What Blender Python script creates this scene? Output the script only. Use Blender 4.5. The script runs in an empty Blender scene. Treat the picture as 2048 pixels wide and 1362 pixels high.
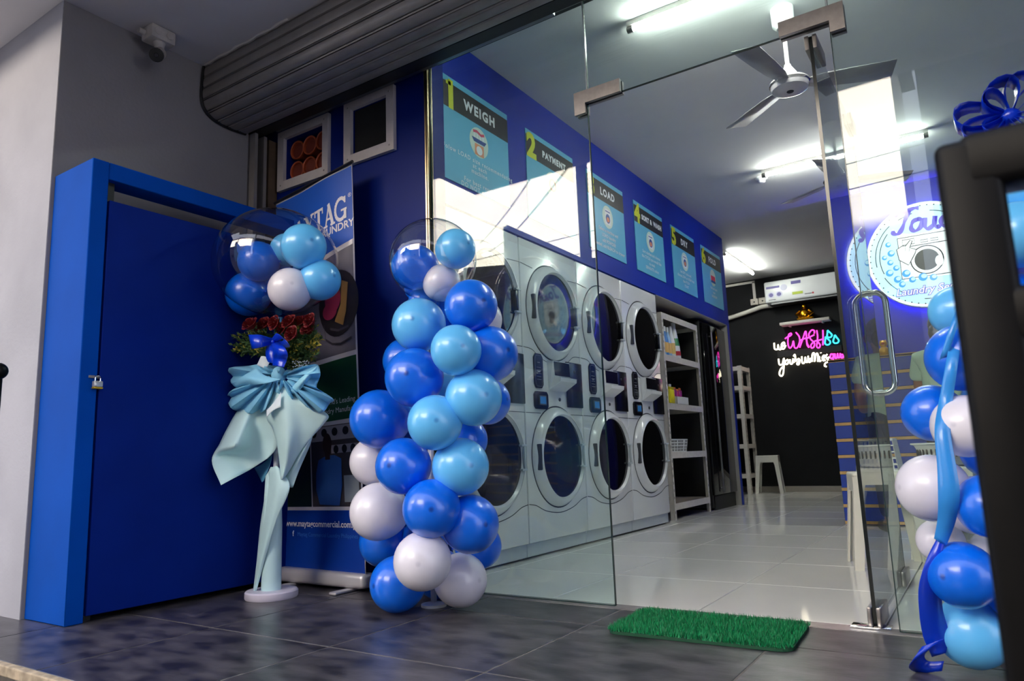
import bpy, bmesh, math, random
from mathutils import Vector, Matrix
random.seed(7)
SC = bpy.context.scene
COL = SC.collection

# ------------------------------------------------------------------ camera
CAM_H = 0.566
F_PX = 1430.17
YAW, PITCH, ROLL = math.radians(-33.375), math.radians(9.2436), math.radians(-2.059)
_f = Vector((math.sin(YAW)*math.cos(PITCH), math.cos(YAW)*math.cos(PITCH), math.sin(PITCH)))
_r0 = Vector((math.cos(YAW), -math.sin(YAW), 0))
_u0 = _r0.cross(_f)
_r = math.cos(ROLL)*_r0 + math.sin(ROLL)*_u0
_u = -math.sin(ROLL)*_r0 + math.cos(ROLL)*_u0
EYE = Vector((0, 0, CAM_H))
cd = bpy.data.cameras.new('camera'); cam = bpy.data.objects.new('camera', cd); COL.objects.link(cam)
cam.matrix_world = Matrix(((_r.x, _u.x, -_f.x, 0), (_r.y, _u.y, -_f.y, 0), (_r.z, _u.z, -_f.z, CAM_H), (0, 0, 0, 1)))
cd.sensor_width = 36; cd.lens = F_PX*36/2048; cd.clip_start = 0.02
cd.dof.use_dof = True; cd.dof.focus_distance = 3.2; cd.dof.aperture_fstop = 6.5
SC.camera = cam

# ------------------------------------------------------------------ world, light, exposure
w = bpy.data.worlds.new('overcast_sky'); SC.world = w; w.use_nodes = True
wn = w.node_tree; wn.nodes.clear()
bg = wn.nodes.new('ShaderNodeBackground'); wo = wn.nodes.new('ShaderNodeOutputWorld')
bg.inputs[0].default_value = (0.82, 0.86, 1.0, 1); bg.inputs[1].default_value = 1.15
wn.links.new(bg.outputs[0], wo.inputs[0])
sun_d = bpy.data.lights.new('sun', 'SUN'); sun_d.energy = 27.0; sun_d.angle = math.radians(1.0); sun_d.color = (1.0, .985, .97)
sun = bpy.data.objects.new('sun', sun_d); COL.objects.link(sun)
sun.rotation_euler = (Vector((.12, -1, -.84)).normalized()).to_track_quat('-Z', 'Y').to_euler()     # stands behind the shop, lights the houses across the street
SC.view_settings.view_transform = 'Standard'
SC.view_settings.look = 'None'
SC.view_settings.exposure = 1.42
SC.view_settings.gamma = 1.0
SC.view_settings.use_curve_mapping = False
if hasattr(SC, 'cycles'):
    SC.cycles.max_bounces = 8; SC.cycles.transparent_max_bounces = 14; SC.cycles.caustics_reflective = False; SC.cycles.caustics_refractive = False; SC.cycles.sample_clamp_indirect = 8.0
TUBE = 50.0          # radiance of the fluorescent tubes

# ------------------------------------------------------------------ points from measured directions + a true distance
def ray(px, py):
    return _r*(px-1024) - _u*(py-681) + _f*F_PX
def atY(px, py, Y): r = ray(px, py); return EYE + r*(Y/r.y)
def atX(px, py, X): r = ray(px, py); return EYE + r*(X/r.x)
def atZ(px, py, Z=0.0): r = ray(px, py); return EYE + r*((Z-CAM_H)/r.z)
def px_len(p): return (p-EYE).dot(_f)/F_PX      # metres per pixel at p

# ------------------------------------------------------------------ materials
def lin(c):
    o = []
    for v in c[:3]:
        v /= 255.0
        o.append(v/12.92 if v <= .04045 else ((v+.055)/1.055)**2.4)
    return (*o, 1.0)
MATS = {}
def mat(name, col, rough=.5, metal=0.0, noise=None, bump=None, emit=None, coat=0.0, spec=.5, col2=None, alpha=None, trans=0.0, sss=0.0, stretch=None):
    if name in MATS: return MATS[name]
    m = bpy.data.materials.new(name); m.use_nodes = True
    nt = m.node_tree; b = nt.nodes['Principled BSDF']
    b.inputs['Base Color'].default_value = lin(col)
    b.inputs['Roughness'].default_value = rough
    b.inputs['Metallic'].default_value = metal
    b.inputs['Coat Weight'].default_value = coat
    b.inputs['Coat Roughness'].default_value = .08
    b.inputs['Specular IOR Level'].default_value = spec
    b.inputs['Transmission Weight'].default_value = trans
    if sss: b.inputs['Subsurface Weight'].default_value = sss; b.inputs['Subsurface Radius'].default_value = (.03, .03, .03)
    if emit:
        b.inputs['Emission Color'].default_value = lin(emit[0]); b.inputs['Emission Strength'].default_value = emit[1]
    if alpha is not None: b.inputs['Alpha'].default_value = alpha
    tc = nt.nodes.new('ShaderNodeTexCoord'); src = tc.outputs['Object']
    if stretch:
        mp = nt.nodes.new('ShaderNodeMapping'); mp.inputs['Scale'].default_value = stretch
        nt.links.new(src, mp.inputs[0]); src = mp.outputs[0]
    n = nt.nodes.new('ShaderNodeTexNoise'); nt.links.new(src, n.inputs['Vector'])
    n.inputs['Scale'].default_value = noise[0] if noise else 12.0
    n.inputs['Detail'].default_value = 6.0 if noise else 2.0
    mx = nt.nodes.new('ShaderNodeMix'); mx.data_type = 'RGBA'
    a = noise[1] if noise else .03
    c = lin(col)
    c2 = lin(col2) if col2 else tuple(v*(1-a) for v in c[:3])+(1,)
    mx.inputs[6].default_value = c2
    mx.inputs[7].default_value = c if col2 else tuple(min(1, v*(1+a*.5)) for v in c[:3])+(1,)
    rp = nt.nodes.new('ShaderNodeMapRange')
    rp.inputs[1].default_value = .35; rp.inputs[2].default_value = .65
    nt.links.new(n.outputs['Fac'], rp.inputs[0]); nt.links.new(rp.outputs[0], mx.inputs[0])
    nt.links.new(mx.outputs[2], b.inputs['Base Color'])
    if bump:
        n2 = nt.nodes.new('ShaderNodeTexNoise'); nt.links.new(src, n2.inputs['Vector'])
        n2.inputs['Scale'].default_value = bump[0]; n2.inputs['Detail'].default_value = 4
        bp = nt.nodes.new('ShaderNodeBump'); bp.inputs['Strength'].default_value = bump[1]; bp.inputs['Distance'].default_value = .01
        nt.links.new(n2.outputs['Fac'], bp.inputs['Height']); nt.links.new(bp.outputs[0], b.inputs['Normal'])
    MATS[name] = m
    return m

def pane_mat(name, tint, r0=.04, gain=1.0, rough=0.0, veil=0.0, veilcol=(230, 235, 235)):
    """thin clear sheet: transparent, with Schlick reflection on each face; veil adds faint dust on the film"""
    m = bpy.data.materials.new(name); m.use_nodes = True
    nt = m.node_tree; nt.nodes.clear(); N = nt.nodes.new; L = nt.links.new
    out = N('ShaderNodeOutputMaterial'); tr = N('ShaderNodeBsdfTransparent'); gl = N('ShaderNodeBsdfGlossy')
    tr.inputs[0].default_value = tint; gl.inputs['Roughness'].default_value = rough
    g = N('ShaderNodeNewGeometry'); d = N('ShaderNodeVectorMath'); d.operation = 'DOT_PRODUCT'
    L(g.outputs['Normal'], d.inputs[0]); L(g.outputs['Incoming'], d.inputs[1])
    def mth(op, a, b):
        k = N('ShaderNodeMath'); k.operation = op
        for i, x in enumerate((a, b)):
            if x is None: continue
            if isinstance(x, (int, float)): k.inputs[i].default_value = x
            else: L(x, k.inputs[i])
        return k.outputs[0]
    c = mth('ABSOLUTE', d.outputs['Value'], None)
    p = mth('POWER', mth('SUBTRACT', 1.0, c), 5.0)
    r = mth('MULTIPLY', mth('ADD', mth('MULTIPLY', p, 1-r0), r0), gain)
    r = mth('MINIMUM', r, 1.0)
    mx = N('ShaderNodeMixShader'); L(r, mx.inputs[0]); L(tr.outputs[0], mx.inputs[1]); L(gl.outputs[0], mx.inputs[2])
    last = mx.outputs[0]
    if veil:
        df = N('ShaderNodeBsdfDiffuse'); df.inputs[0].default_value = lin(veilcol)
        tc = N('ShaderNodeTexCoord'); nz = N('ShaderNodeTexNoise'); nz.inputs['Scale'].default_value = 3.0; nz.inputs['Detail'].default_value = 5
        mp = N('ShaderNodeMapping'); mp.inputs['Scale'].default_value = (1, 1, .25)
        L(tc.outputs['Object'], mp.inputs[0]); L(mp.outputs[0], nz.inputs['Vector'])
        m2 = N('ShaderNodeMixShader'); L(mth('MULTIPLY', nz.outputs['Fac'], veil*2), m2.inputs[0]); L(last, m2.inputs[1]); L(df.outputs[0], m2.inputs[2])
        last = m2.outputs[0]
    L(last, out.inputs[0])
    MATS[name] = m
    return m

def emat(name, col, s):
    return mat(name, col, rough=.6, emit=(col, s))

# ------------------------------------------------------------------ mesh builder
class MB:
    def __init__(s): s.v = []; s.f = []
    def add(s, vs, fs):
        o = len(s.v); s.v += [Vector(p) for p in vs]; s.f += [tuple(i+o for i in q) for q in fs]; return s
    def box(s, a, b):
        x0, x1 = sorted((a[0], b[0])); y0, y1 = sorted((a[1], b[1])); z0, z1 = sorted((a[2], b[2]))
        return s.add([(x0,y0,z0),(x1,y0,z0),(x1,y1,z0),(x0,y1,z0),(x0,y0,z1),(x1,y0,z1),(x1,y1,z1),(x0,y1,z1)],
                     [(0,3,2,1),(4,5,6,7),(0,1,5,4),(1,2,6,5),(2,3,7,6),(3,0,4,7)])
    def rbox(s, a, b, r=.01, seg=2):
        bm = bmesh.new(); bmesh.ops.create_cube(bm, size=1)
        for v in bm.verts:
            for k in range(3): v.co[k] = (a[k]+b[k])/2 + v.co[k]*abs(b[k]-a[k])
        r = min(r, *(abs(b[k]-a[k])*.49 for k in range(3)))
        bmesh.ops.bevel(bm, geom=bm.edges[:], offset=r, segments=seg, profile=.5, affect='EDGES')
        bm.verts.ensure_lookup_table()
        s.add([v.co.copy() for v in bm.verts], [tuple(v.index for v in f.verts) for f in bm.faces]); bm.free(); return s
    def tube(s, pts, r, n=10, closed=False, caps=True):
        pts = [Vector(p) for p in pts]; N = len(pts); rs = r if isinstance(r, (list, tuple)) else [r]*N
        base = len(s.v); prev = None
        for i, p in enumerate(pts):
            if closed: t = pts[(i+1) % N]-pts[i-1]
            else: t = pts[min(i+1, N-1)]-pts[max(i-1, 0)]
            t = t.normalized() if t.length > 1e-9 else Vector((0, 0, 1))
            if prev is None:
                a = Vector((0, 0, 1)) if abs(t.z) < .9 else Vector((1, 0, 0)); u = t.cross(a).normalized()
            else:
                u = prev - t*prev.dot(t); u = u.normalized() if u.length > 1e-6 else t.orthogonal().normalized()
            prev = u; v = t.cross(u)
            for k in range(n):
                a = 2*math.pi*k/n; s.v.append(p + (u*math.cos(a)+v*math.sin(a))*rs[i])
        M = N if closed else N-1
        for i in range(M):
            j = (i+1) % N
            for k in range(n):
                l = (k+1) % n
                s.f.append((base+i*n+k, base+i*n+l, base+j*n+l, base+j*n+k))
        if caps and not closed:
            s.f.append(tuple(base+k for k in reversed(range(n)))); s.f.append(tuple(base+(N-1)*n+k for k in range(n)))
        return s
    def lathe(s, prof, o=(0,0,0), axis='z', n=32, closed=False):
        """prof: (radius, height) pairs"""
        o = Vector(o); base = len(s.v)
        for r, h in prof:
            for k in range(n):
                a = 2*math.pi*k/n; c, d = r*math.cos(a), r*math.sin(a)
                p = {'z': (c, d, h), 'x': (h, c, d), 'y': (d, h, c), '-y': (c, -h, d)}[axis]
                s.v.append(o+Vector(p))
        for i in range(len(prof)-1):
            for k in range(n):
                l = (k+1) % n; s.f.append((base+i*n+k, base+i*n+l, base+(i+1)*n+l, base+(i+1)*n+k))
        if prof[0][0] > 1e-6: s.f.append(tuple(base+k for k in reversed(range(n))))
        if prof[-1][0] > 1e-6: s.f.append(tuple(base+(len(prof)-1)*n+k for k in range(n)))
        return s
    def ell(s, c, r, n=20, m=12):
        c = Vector(c); base = len(s.v); r = r if isinstance(r, (tuple, list)) else (r, r, r)
        s.v.append(c+Vector((0, 0, r[2])))
        for i in range(1, m):
            t = math.pi*i/m
            for k in range(n):
                a = 2*math.pi*k/n; s.v.append(c+Vector((r[0]*math.sin(t)*math.cos(a), r[1]*math.sin(t)*math.sin(a), r[2]*math.cos(t))))
        s.v.append(c-Vector((0, 0, r[2])))
        for k in range(n): s.f.append((base, base+1+k, base+1+(k+1) % n))
        for i in range(m-2):
            for k in range(n):
                l = (k+1) % n; a = base+1+i*n; s.f.append((a+k, a+n+k, a+n+l, a+l))
        last = base+1+(m-2)*n; e = base+1+(m-1)*n
        for k in range(n): s.f.append((last+k, e, last+(k+1) % n))
        return s
    def prism(s, poly, frame, d0, d1):
        """poly 2-D in frame (o, right, up); between offsets d0 and d1 along the normal"""
        o, R, U = frame; Nn = R.cross(U); n = len(poly); base = len(s.v)
        for d in (d0, d1):
            for x, y in poly: s.v.append(o + R*x + U*y + Nn*d)
        s.f.append(tuple(base+i for i in reversed(range(n)))); s.f.append(tuple(base+n+i for i in range(n)))
        for i in range(n):
            j = (i+1) % n; s.f.append((base+i, base+j, base+n+j, base+n+i))
        return s
    def grid(s, rows, thick=None):
        """rows of points -> sheet (optionally with thickness)"""
        base = len(s.v); h, w_ = len(rows), len(rows[0])
        for r in rows: s.v += [Vector(p) for p in r]
        for i in range(h-1):
            for j in range(w_-1): s.f.append((base+i*w_+j, base+i*w_+j+1, base+(i+1)*w_+j+1, base+(i+1)*w_+j))
        return s
    def mesh(s, name, loc=(0,0,0), smooth=True, angle=38):
        me = bpy.data.meshes.new(name); L = Vector(loc)
        me.from_pydata([tuple(p-L) for p in s.v], [], s.f); me.validate(); me.update()
        bm = bmesh.new(); bm.from_mesh(me); bmesh.ops.recalc_face_normals(bm, faces=bm.faces[:]); bm.to_mesh(me); bm.free()
        if smooth:
            me.polygons.foreach_set('use_smooth', [True]*len(me.polygons)); me.set_sharp_from_angle(angle=math.radians(angle))
        return me

LOC = {}
def tag(o, label=None, cat=None, group=None, kind=None):
    if label: o['label'] = label
    if cat: o['category'] = cat
    if group: o['group'] = group
    if kind: o['kind'] = kind
    return o
def thing(name, label, cat, loc=(0,0,0), group=None):
    o = bpy.data.objects.new(name, None); COL.objects.link(o); o.location = loc; o.empty_display_size = .05
    LOC[o.name] = Vector(loc); return tag(o, label, cat, group)
def obj(name, mb, m, parent=None, label=None, kind=None, loc=None, smooth=True, solid=None, subsurf=0, angle=38, cat=None, group=None):
    """one mesh object; builder coordinates are world metres"""
    base = LOC[parent.name] if parent else Vector(loc or (0, 0, 0))
    me = mb if isinstance(mb, bpy.types.Mesh) else mb.mesh(name, base, smooth, angle)
    o = bpy.data.objects.new(name, me); COL.objects.link(o)
    if m: 
        me.materials.clear(); me.materials.append(m)
    if parent: o.parent = parent
    else: o.location = base
    LOC[o.name] = base
    if solid:
        md = o.modifiers.new('thickness', 'SOLIDIFY'); md.thickness = solid; md.offset = 0
    if subsurf:
        md = o.modifiers.new('smooth', 'SUBSURF'); md.levels = subsurf; md.render_levels = subsurf
    return tag(o, label, cat, group, kind)
def place(name, me, m, parent, loc, rot=None, scale=(1,1,1), label=None):
    """an object with shared mesh data at a world place under parent"""
    o = bpy.data.objects.new(name, me); COL.objects.link(o); o.parent = parent
    base = LOC[parent.name] if parent else Vector((0, 0, 0))
    o.location = Vector(loc)-base; LOC[o.name] = Vector(loc)
    if rot is not None: o.rotation_mode = 'QUATERNION'; o.rotation_quaternion = rot
    o.scale = scale
    if m is not None:
        if not me.materials: me.materials.append(m)
        o.material_slots[0].link = 'OBJECT'; o.material_slots[0].material = m
    return tag(o, label)
def copy_tree(o, parent=None, kids=None):
    c = o.copy(); COL.objects.link(c); c.parent = parent; LOC[c.name] = LOC[o.name]
    for ch in o.children: copy_tree(ch, c)
    return c

FY = lambda o: (Vector(o), Vector((1, 0, 0)), Vector((0, 0, 1)))      # a face looking at -Y
FX = lambda o: (Vector(o), Vector((0, 1, 0)), Vector((0, 0, 1)))      # a face looking at +X
def frame_map(fr, d=0.0):
    o, R, U = fr; Nn = R.cross(U); return lambda x, y, e=0.0: o+R*x+U*y+Nn*(d+e)

_fonts = {}
def text_poly(s, size, bold=0.0, align='CENTER', shear=0.0, space=1.0):
    """flat lettering as (verts2d, faces)"""
    cu = bpy.data.curves.new('lettering', 'FONT'); cu.body = s; cu.size = size; cu.align_x = align; cu.align_y = 'CENTER'
    cu.offset = bold; cu.shear = shear; cu.space_character = space; cu.resolution_u = 3; cu.fill_mode = 'FRONT'
    o = bpy.data.objects.new('lettering', cu); COL.objects.link(o)
    dg = bpy.context.evaluated_depsgraph_get(); me = bpy.data.meshes.new_from_object(o.evaluated_get(dg))
    vs = [(v.co.x, v.co.y) for v in me.vertices]; fs = [tuple(p.vertices) for p in me.polygons]
    bpy.data.objects.remove(o); bpy.data.curves.remove(cu); bpy.data.meshes.remove(me)
    return vs, fs
def text_on(mb, s, mp, x, y, size, **k):
    vs, fs = text_poly(s, size, **k)
    mb.add([mp(x+a, y+b) for a, b in vs], fs); return mb
def smooth_pts(pts, n=6, closed=False):
    P = [Vector(p) for p in pts]; N = len(P); out = []
    rng = range(N if closed else N-1)
    for i in rng:
        p0 = P[i-1] if (i > 0 or closed) else P[0]*2-P[1]
        p1, p2 = P[i], P[(i+1) % N]
        p3 = P[(i+2) % N] if (i+2 < N or closed) else P[N-1]*2-P[N-2]
        for k in range(n):
            t = k/n; out.append(.5*((2*p1)+(p2-p0)*t+(2*p0-5*p1+4*p2-p3)*t*t+(3*p1-p0-3*p2+p3)*t**3))
    if not closed: out.append(P[-1])
    return out
def stroke(mb, pts, w_, mp, closed=False, e=0.0):
    """flat brush stroke on a mapped plane"""
    P = [Vector((p[0], p[1], 0)) for p in pts]; N = len(P); L_ = []; R_ = []
    for i in range(N):
        t = (P[(i+1) % N]-P[i-1]) if closed else (P[min(i+1, N-1)]-P[max(i-1, 0)])
        t = t.normalized() if t.length > 1e-9 else Vector((1, 0, 0)); q = Vector((-t.y, t.x, 0)); ww = (w_[i] if isinstance(w_, (list, tuple)) else w_)/2
        L_.append(mp(*(P[i]+q*ww)[:2], e)); R_.append(mp(*(P[i]-q*ww)[:2], e))
    n = N if closed else N-1
    mb.add(L_+R_, [(i, (i+1) % N, N+(i+1) % N, N+i) for i in range(n)]); return mb
def disc(mb, x, y, rx, ry, mp, e=0.0, n=28, a0=0, a1=360, inner=0.0):
    A = [math.radians(a0+(a1-a0)*k/n) for k in range(n+1)]
    if inner:
        V = [mp(x+rx*math.cos(a), y+ry*math.sin(a), e) for a in A]+[mp(x+rx*inner*math.cos(a), y+ry*inner*math.sin(a), e) for a in A]
        mb.add(V, [(i, i+1, n+2+i, n+1+i) for i in range(n)])
    else:
        mb.add([mp(x+rx*math.cos(a), y+ry*math.sin(a), e) for a in A[:-1 if a1-a0 == 360 else None]], [tuple(range(n if a1-a0 == 360 else n+1))])
    return mb
def poly(mb, pts, mp, e=0.0): mb.add([mp(x, y, e) for x, y in pts], [tuple(range(len(pts)))]); return mb
def rect(mb, x0, y0, x1, y1, mp, e=0.0): return poly(mb, [(x0,y0),(x1,y0),(x1,y1),(x0,y1)], mp, e)
# ------------------------------------------------------------------ palette
G = 2.533                        # plane of the glass front
XW = -2.20                       # plane of the poster wall and washer fronts
M_plaster = mat('white_plaster', (160, 160, 168), .85, noise=(2.2, .10), bump=(60, .12))
M_plaster_shade = mat('shade_toned_plaster', (138, 133, 134), .9, noise=(1.6, .10), bump=(60, .12))  # pillar plaster again, darkened so the colour carries the side wall's shade
M_porchceil = mat('porch_ceiling_paint', (208, 202, 201), .9, noise=(1.5, .08))
M_ceil = mat('ceiling_paint', (205, 205, 206), .85, noise=(1.2, .05), bump=(5, .15))
M_bluewall = mat('deep_blue_wall', (4, 32, 116), .45, noise=(2, .10), spec=.12)
M_bulk = mat('blue_bulkhead', (6, 42, 156), .5, noise=(2, .06), spec=.25)
M_black = mat('black_wall_paint', (21, 21, 23), .75, noise=(4, .2), bump=(8, .3), spec=.2)
M_tile = mat('dark_slate_tile', (84, 80, 83), .30, noise=(7, .3), col2=(34, 32, 36), bump=(40, .05), stretch=(1, 2.2, 1))
M_grout = mat('pale_grout', (112, 106, 102), .9, noise=(30, .2))
M_itile = mat('white_polished_tile', (240, 238, 234), .07, noise=(1.6, .05), spec=.6)
M_igrout = mat('grey_grout', (150, 148, 145), .7)
M_steel = mat('brushed_steel', (150, 145, 145), .28, metal=1.0, noise=(40, .1))
M_chrome = mat('polished_chrome', (210, 210, 210), .08, metal=1.0)
M_dsteel = mat('dark_rolled_steel', (138, 132, 128), .45, metal=.2, noise=(10, .10))
M_dark = mat('near_black', (14, 14, 16), .5)
M_white = mat('white_enamel', (226, 228, 230), .28, noise=(6, .02))
M_glass = pane_mat('clear_glass', (.895, .965, .945, 1), gain=1.15, veil=.012)
M_gedge = mat('glass_edge', (20, 48, 44), .2)

def struct(name, mb, m, parent=None, **k): return obj(name, mb, m, parent, kind=None if parent else 'structure', smooth=False, **k)
def holed(x0, x1, z0, z1, y0, y1, holes):
    xs = sorted({x0, x1, *[h[0] for h in holes], *[h[1] for h in holes]}); zs = sorted({z0, z1, *[h[2] for h in holes], *[h[3] for h in holes]})
    mb = MB()
    for i in range(len(xs)-1):
        for j in range(len(zs)-1):
            cx, cz = (xs[i]+xs[i+1])/2, (zs[j]+zs[j+1])/2
            if any(h[0] < cx < h[1] and h[2] < cz < h[3] for h in holes): continue
            mb.box((xs[i], y0, zs[j]), (xs[i+1], y1, zs[j+1]))
    return mb

# ------------------------------------------------------------------ floors, tile by tile
floor_p = struct('floor_porch', MB().box((-3.6, 1.06, -.17), (3.2, 2.50, -.0012)), M_grout, label='dark tiled porch floor in front of the shop')
T = .6; gap = .005
def tile_mesh(w_, h_, name, m, t=.012):
    mb = MB().rbox((gap/2, gap/2, -t), (w_-gap/2, h_-gap/2, 0), .0015, 1); me = mb.mesh(name, (0, 0, 0), False); me.materials.append(m); return me
def put_tile(parent, me, x, y, z=0.0):
    o = bpy.data.objects.new('tile', me); COL.objects.link(o); o.parent = parent; o.location = Vector((x, y, z))-LOC[parent.name]
tm = {}
for ys, h_ in ((1.06, .576), (1.636, .6), (2.236, .262)):
    me = tile_mesh(T, h_, 'tile', M_tile)
    for i in range(-4, 7):
        put_tile(floor_p, me, -1.205+i*T, ys)
struct('trim_1', MB().rbox((-3.6, 1.035, -.03), (3.2, 1.06, .002), .004), mat('worn_nosing', (176, 158, 132), .8, noise=(25, .35)), label='pale worn nosing along the porch step edge')
struct('trim_2', MB().box((-3.6, 2.498, -.05), (3.2, 2.575, .001)), mat('threshold_stone', (150, 147, 146), .18, noise=(8, .2)), label='grey stone threshold strip under the glass front')
floor_i = struct('floor', MB().box((-3.4, 2.575, -.17), (2.2, 10.0, -.006)), M_igrout, label='white polished tile floor inside the shop')
mi = tile_mesh(T, T, 'tile', M_itile)
for i in range(-5, 6):
    for j in range(12):
        x, y = -.95+i*T, 2.58+j*T
        if x < -3.0 or y > 9.7: continue
        put_tile(floor_i, mi, x, y)
# ------------------------------------------------------------------ porch shell
struct('wall_left', MB().box((-5.2, 1.375, -.17), (-3.283, 2.36, 4.2)), M_plaster, label='white plastered pillar wall at the left of the porch')
struct('wall_side', MB().box((-3.3, 1.377, -.17), (-3.2805, 2.361, 2.689)), M_plaster_shade, label='side wall of the porch behind the blue enclosure, shade put into its colour')
struct('ceiling_porch', MB().box((-3.283, .545, 2.69), (3.4, 2.62, 2.95)), M_porchceil, label='grey painted porch ceiling')
H1 = (-3.165, -2.845, 2.15, 2.405); H2 = (-2.628, -2.372, 2.16, 2.415)
front = struct('wall_front', holed(-3.9, -2.112, 0, 2.69, G, G+.12, [H1, H2]), M_bluewall, label='dark blue front wall with two square openings')
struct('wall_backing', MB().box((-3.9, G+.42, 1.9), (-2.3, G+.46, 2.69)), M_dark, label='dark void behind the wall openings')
struct('wall_header', MB().box((-3.9, 2.505, 2.535), (3.4, 2.62, 2.689)), M_dark, label='dark header above the glass front')
struct('trim_3', MB().rbox((-2.1, 2.505, 2.503), (2.0, 2.56, 2.535), .004), M_dsteel, label='steel head channel holding the glass')
# ------------------------------------------------------------------ shop shell
struct('ceiling', MB().box((-3.4, 2.62, 2.83), (2.2, 10.0, 2.95)), M_ceil, label='pale grey shop ceiling')
struct('wall_bulkhead', MB().box((-2.95, 2.655, 1.866), (XW, 7.56, 2.83)), M_bulk, label='blue bulkhead with the six step posters')
struct('wall_washers', MB().box((-3.1, 2.655, 0), (-2.98, 7.56, 2.83)), M_black, label='dark wall behind the washers')
pier = struct('wall_pier', MB().box((-2.95, 7.505, 0), (XW, 7.56, 1.866)), M_bulk, label='narrow blue pier closing the appliance recess')
struct('pier_lining', MB().box((-2.95, 7.49, 0), (XW-.005, 7.505, 1.862)), mat('off_white_lining', (150, 146, 142), .7), pier)
struct('ceiling_recess', MB().box((-2.95, 5.56, 1.860), (XW-.004, 7.488, 1.8655)), mat('soffit_paint', (186, 182, 176), .8), label='grey soffit under the bulkhead above the shelf rack')
struct('wall_recess', MB().box((-3.4, 7.56, 0), (-3.28, 9.9, 2.83)), M_black, label='black wall of the rear recess')
struct('wall_back', MB().box((-3.4, 9.75, 0), (-.6, 9.9, 2.83)), M_black, label='black rear wall with neon sign')
struct('wall_logo', MB().box((-1.0, 6.98, 0), (2.2, 7.1, 2.83)), mat('violet_blue_wall', (38, 40, 150), .45, noise=(2, .05)), label='blue wall behind the counter carrying the round sign')
struct('wall_passage', MB().box((-1.0, 7.1, 0), (-.9, 9.75, 2.83)), M_black, label='black side wall of the rear passage')
struct('wall_right', MB().box((2.0, 2.62, 0), (2.2, 7.0, 2.83)), M_bulk, label='plain right wall of the shop')
struct('baseboard_back', MB().rbox((-3.28, 9.725, 0), (-1.0, 9.75, .07), .004), mat('baseboard_tile', (150, 142, 134), .4), label='pale tile skirting under the black wall')
struct('baseboard_side', MB().rbox((-2.95, 7.56, 0), (XW, 7.58, .07), .004), MATS['baseboard_tile'], label='pale tile skirting on the pier end')

struct('wall_sun_block', MB().box((-14, .545, 2.95), (14, 10.0, 15.0)), M_plaster, label='added unseen block above the shop that keeps the sun off the porch')  # unseen mass added so its shadow covers the porch and near street
struct('ceiling_neighbour', MB().box((-14, 1.0, 2.69), (-5.21, 2.6, 2.95)).box((-5.21, 1.0, 2.69), (-3.284, 1.374, 2.95)), M_porchceil, label='shallow canopy of the neighbouring building')
struct('wall_neighbour', MB().box((-14, 1.5, -.17), (-5.21, 2.3, 2.69)).box((3.41, 2.6, -.17), (14, 10, 2.95)).box((-14, 2.4, -.17), (-3.95, 10, 2.95)), M_plaster_shade, label='grey walls of the neighbouring shops')
# ------------------------------------------------------------------ street (seen mirrored in the glass and in the clear balloons)
M_asph = mat('asphalt', (92, 90, 90), .9, noise=(8, .2))
struct('ground_street', MB().box((-40, -40, -.3), (40, 1.04, -.17)), M_asph, label='grey street surface before the porch')
def house(name, label, x0, x1, y0, y1, h, wallm, roofc, wins):
    t = thing(name, label, 'building', ((x0+x1)/2, (y0+y1)/2, -.17))
    obj('wall', MB().box((x0, y0, -.17), (x1, y1, h)), wallm, t, smooth=False)
    obj('roof', MB().prism([(x0-.3, h), (x1+.3, h), ((x0+x1)/2, h+.6)], FY((0, y0-.3, 0)), -(y1-y0)-.6, 0), mat(name+'_roof', roofc, .8), t, smooth=False)
    for (a, b) in wins:
        wv = obj('window', MB().box((a, y1, b), (a+1.0, y1+.05, b+1.1)), mat('house_window_frame', (90, 84, 80), .6), t, smooth=False)
        obj('pane', MB().box((a+.06, y1+.05, b+.06), (a+.94, y1+.06, b+1.04)), mat('house_pane', (20, 26, 34), .1), wv, smooth=False)
    return t
house('street_house', 'long cream house in sunlight across the street', -19, -.9, -15, -11.2, 9.6, mat('cream_render', (236, 224, 206), .8, noise=(1, .06)), (92, 84, 84), [(-16, 1.2), (-13, 1.2), (-10, 1.2), (-7, 1.2), (-4, 1.2)])
house('street_house', 'low grey shop in shade across the street', -15.5, -5.6, -10.3, -8.8, 4.6, mat('grey_render', (120, 118, 124), .8, noise=(1, .06)), (60, 62, 74), [(-14, .9), (-11.6, .9), (-9.0, .9), (-7.4, .9)])
house('street_house', 'taller dark house across the street to the right', -.36, 16, -10.2, -8.0, 10.5, mat('dark_render', (66, 66, 74), .8, noise=(1, .06)), (60, 60, 70), [(1.4, .8), (3.2, .8), (1.4, 3.4), (3.2, 3.4)])
pole = thing('utility_pole', 'slim grey utility pole across the street', 'pole', (-5.9, -6.5, -.17))
obj('pole_shaft', MB().tube([(-5.9, -6.5, -.17), (-5.9, -6.5, 7.5)], .11, 10), mat('pole_concrete', (70, 68, 70), .9), pole)
obj('crossarm', MB().box((-5.9, -6.34, 6.9), (-4.5, -6.24, 7.02)), MATS['pole_concrete'], pole, smooth=False)
WL = ('thin overhead wire rising to the right of the utility pole', 'service wire dropping from the cream house towards the porch roof', 'second service wire running just under the first towards the porch roof', 'lowest overhead wire, nearest to the porch')
WIRES = (((-14, -6.2, 4.4), (14, -6.2, 5.6), .25), ((-8.62, -6.93, 5.10), (-2.6, -.2, 3.7), .12), ((-8.4, -6.9, 4.85), (-2.7, -.2, 3.15), .12), ((-14, -5.6, 3.9), (14, -5.6, 5.0), .3))
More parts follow.
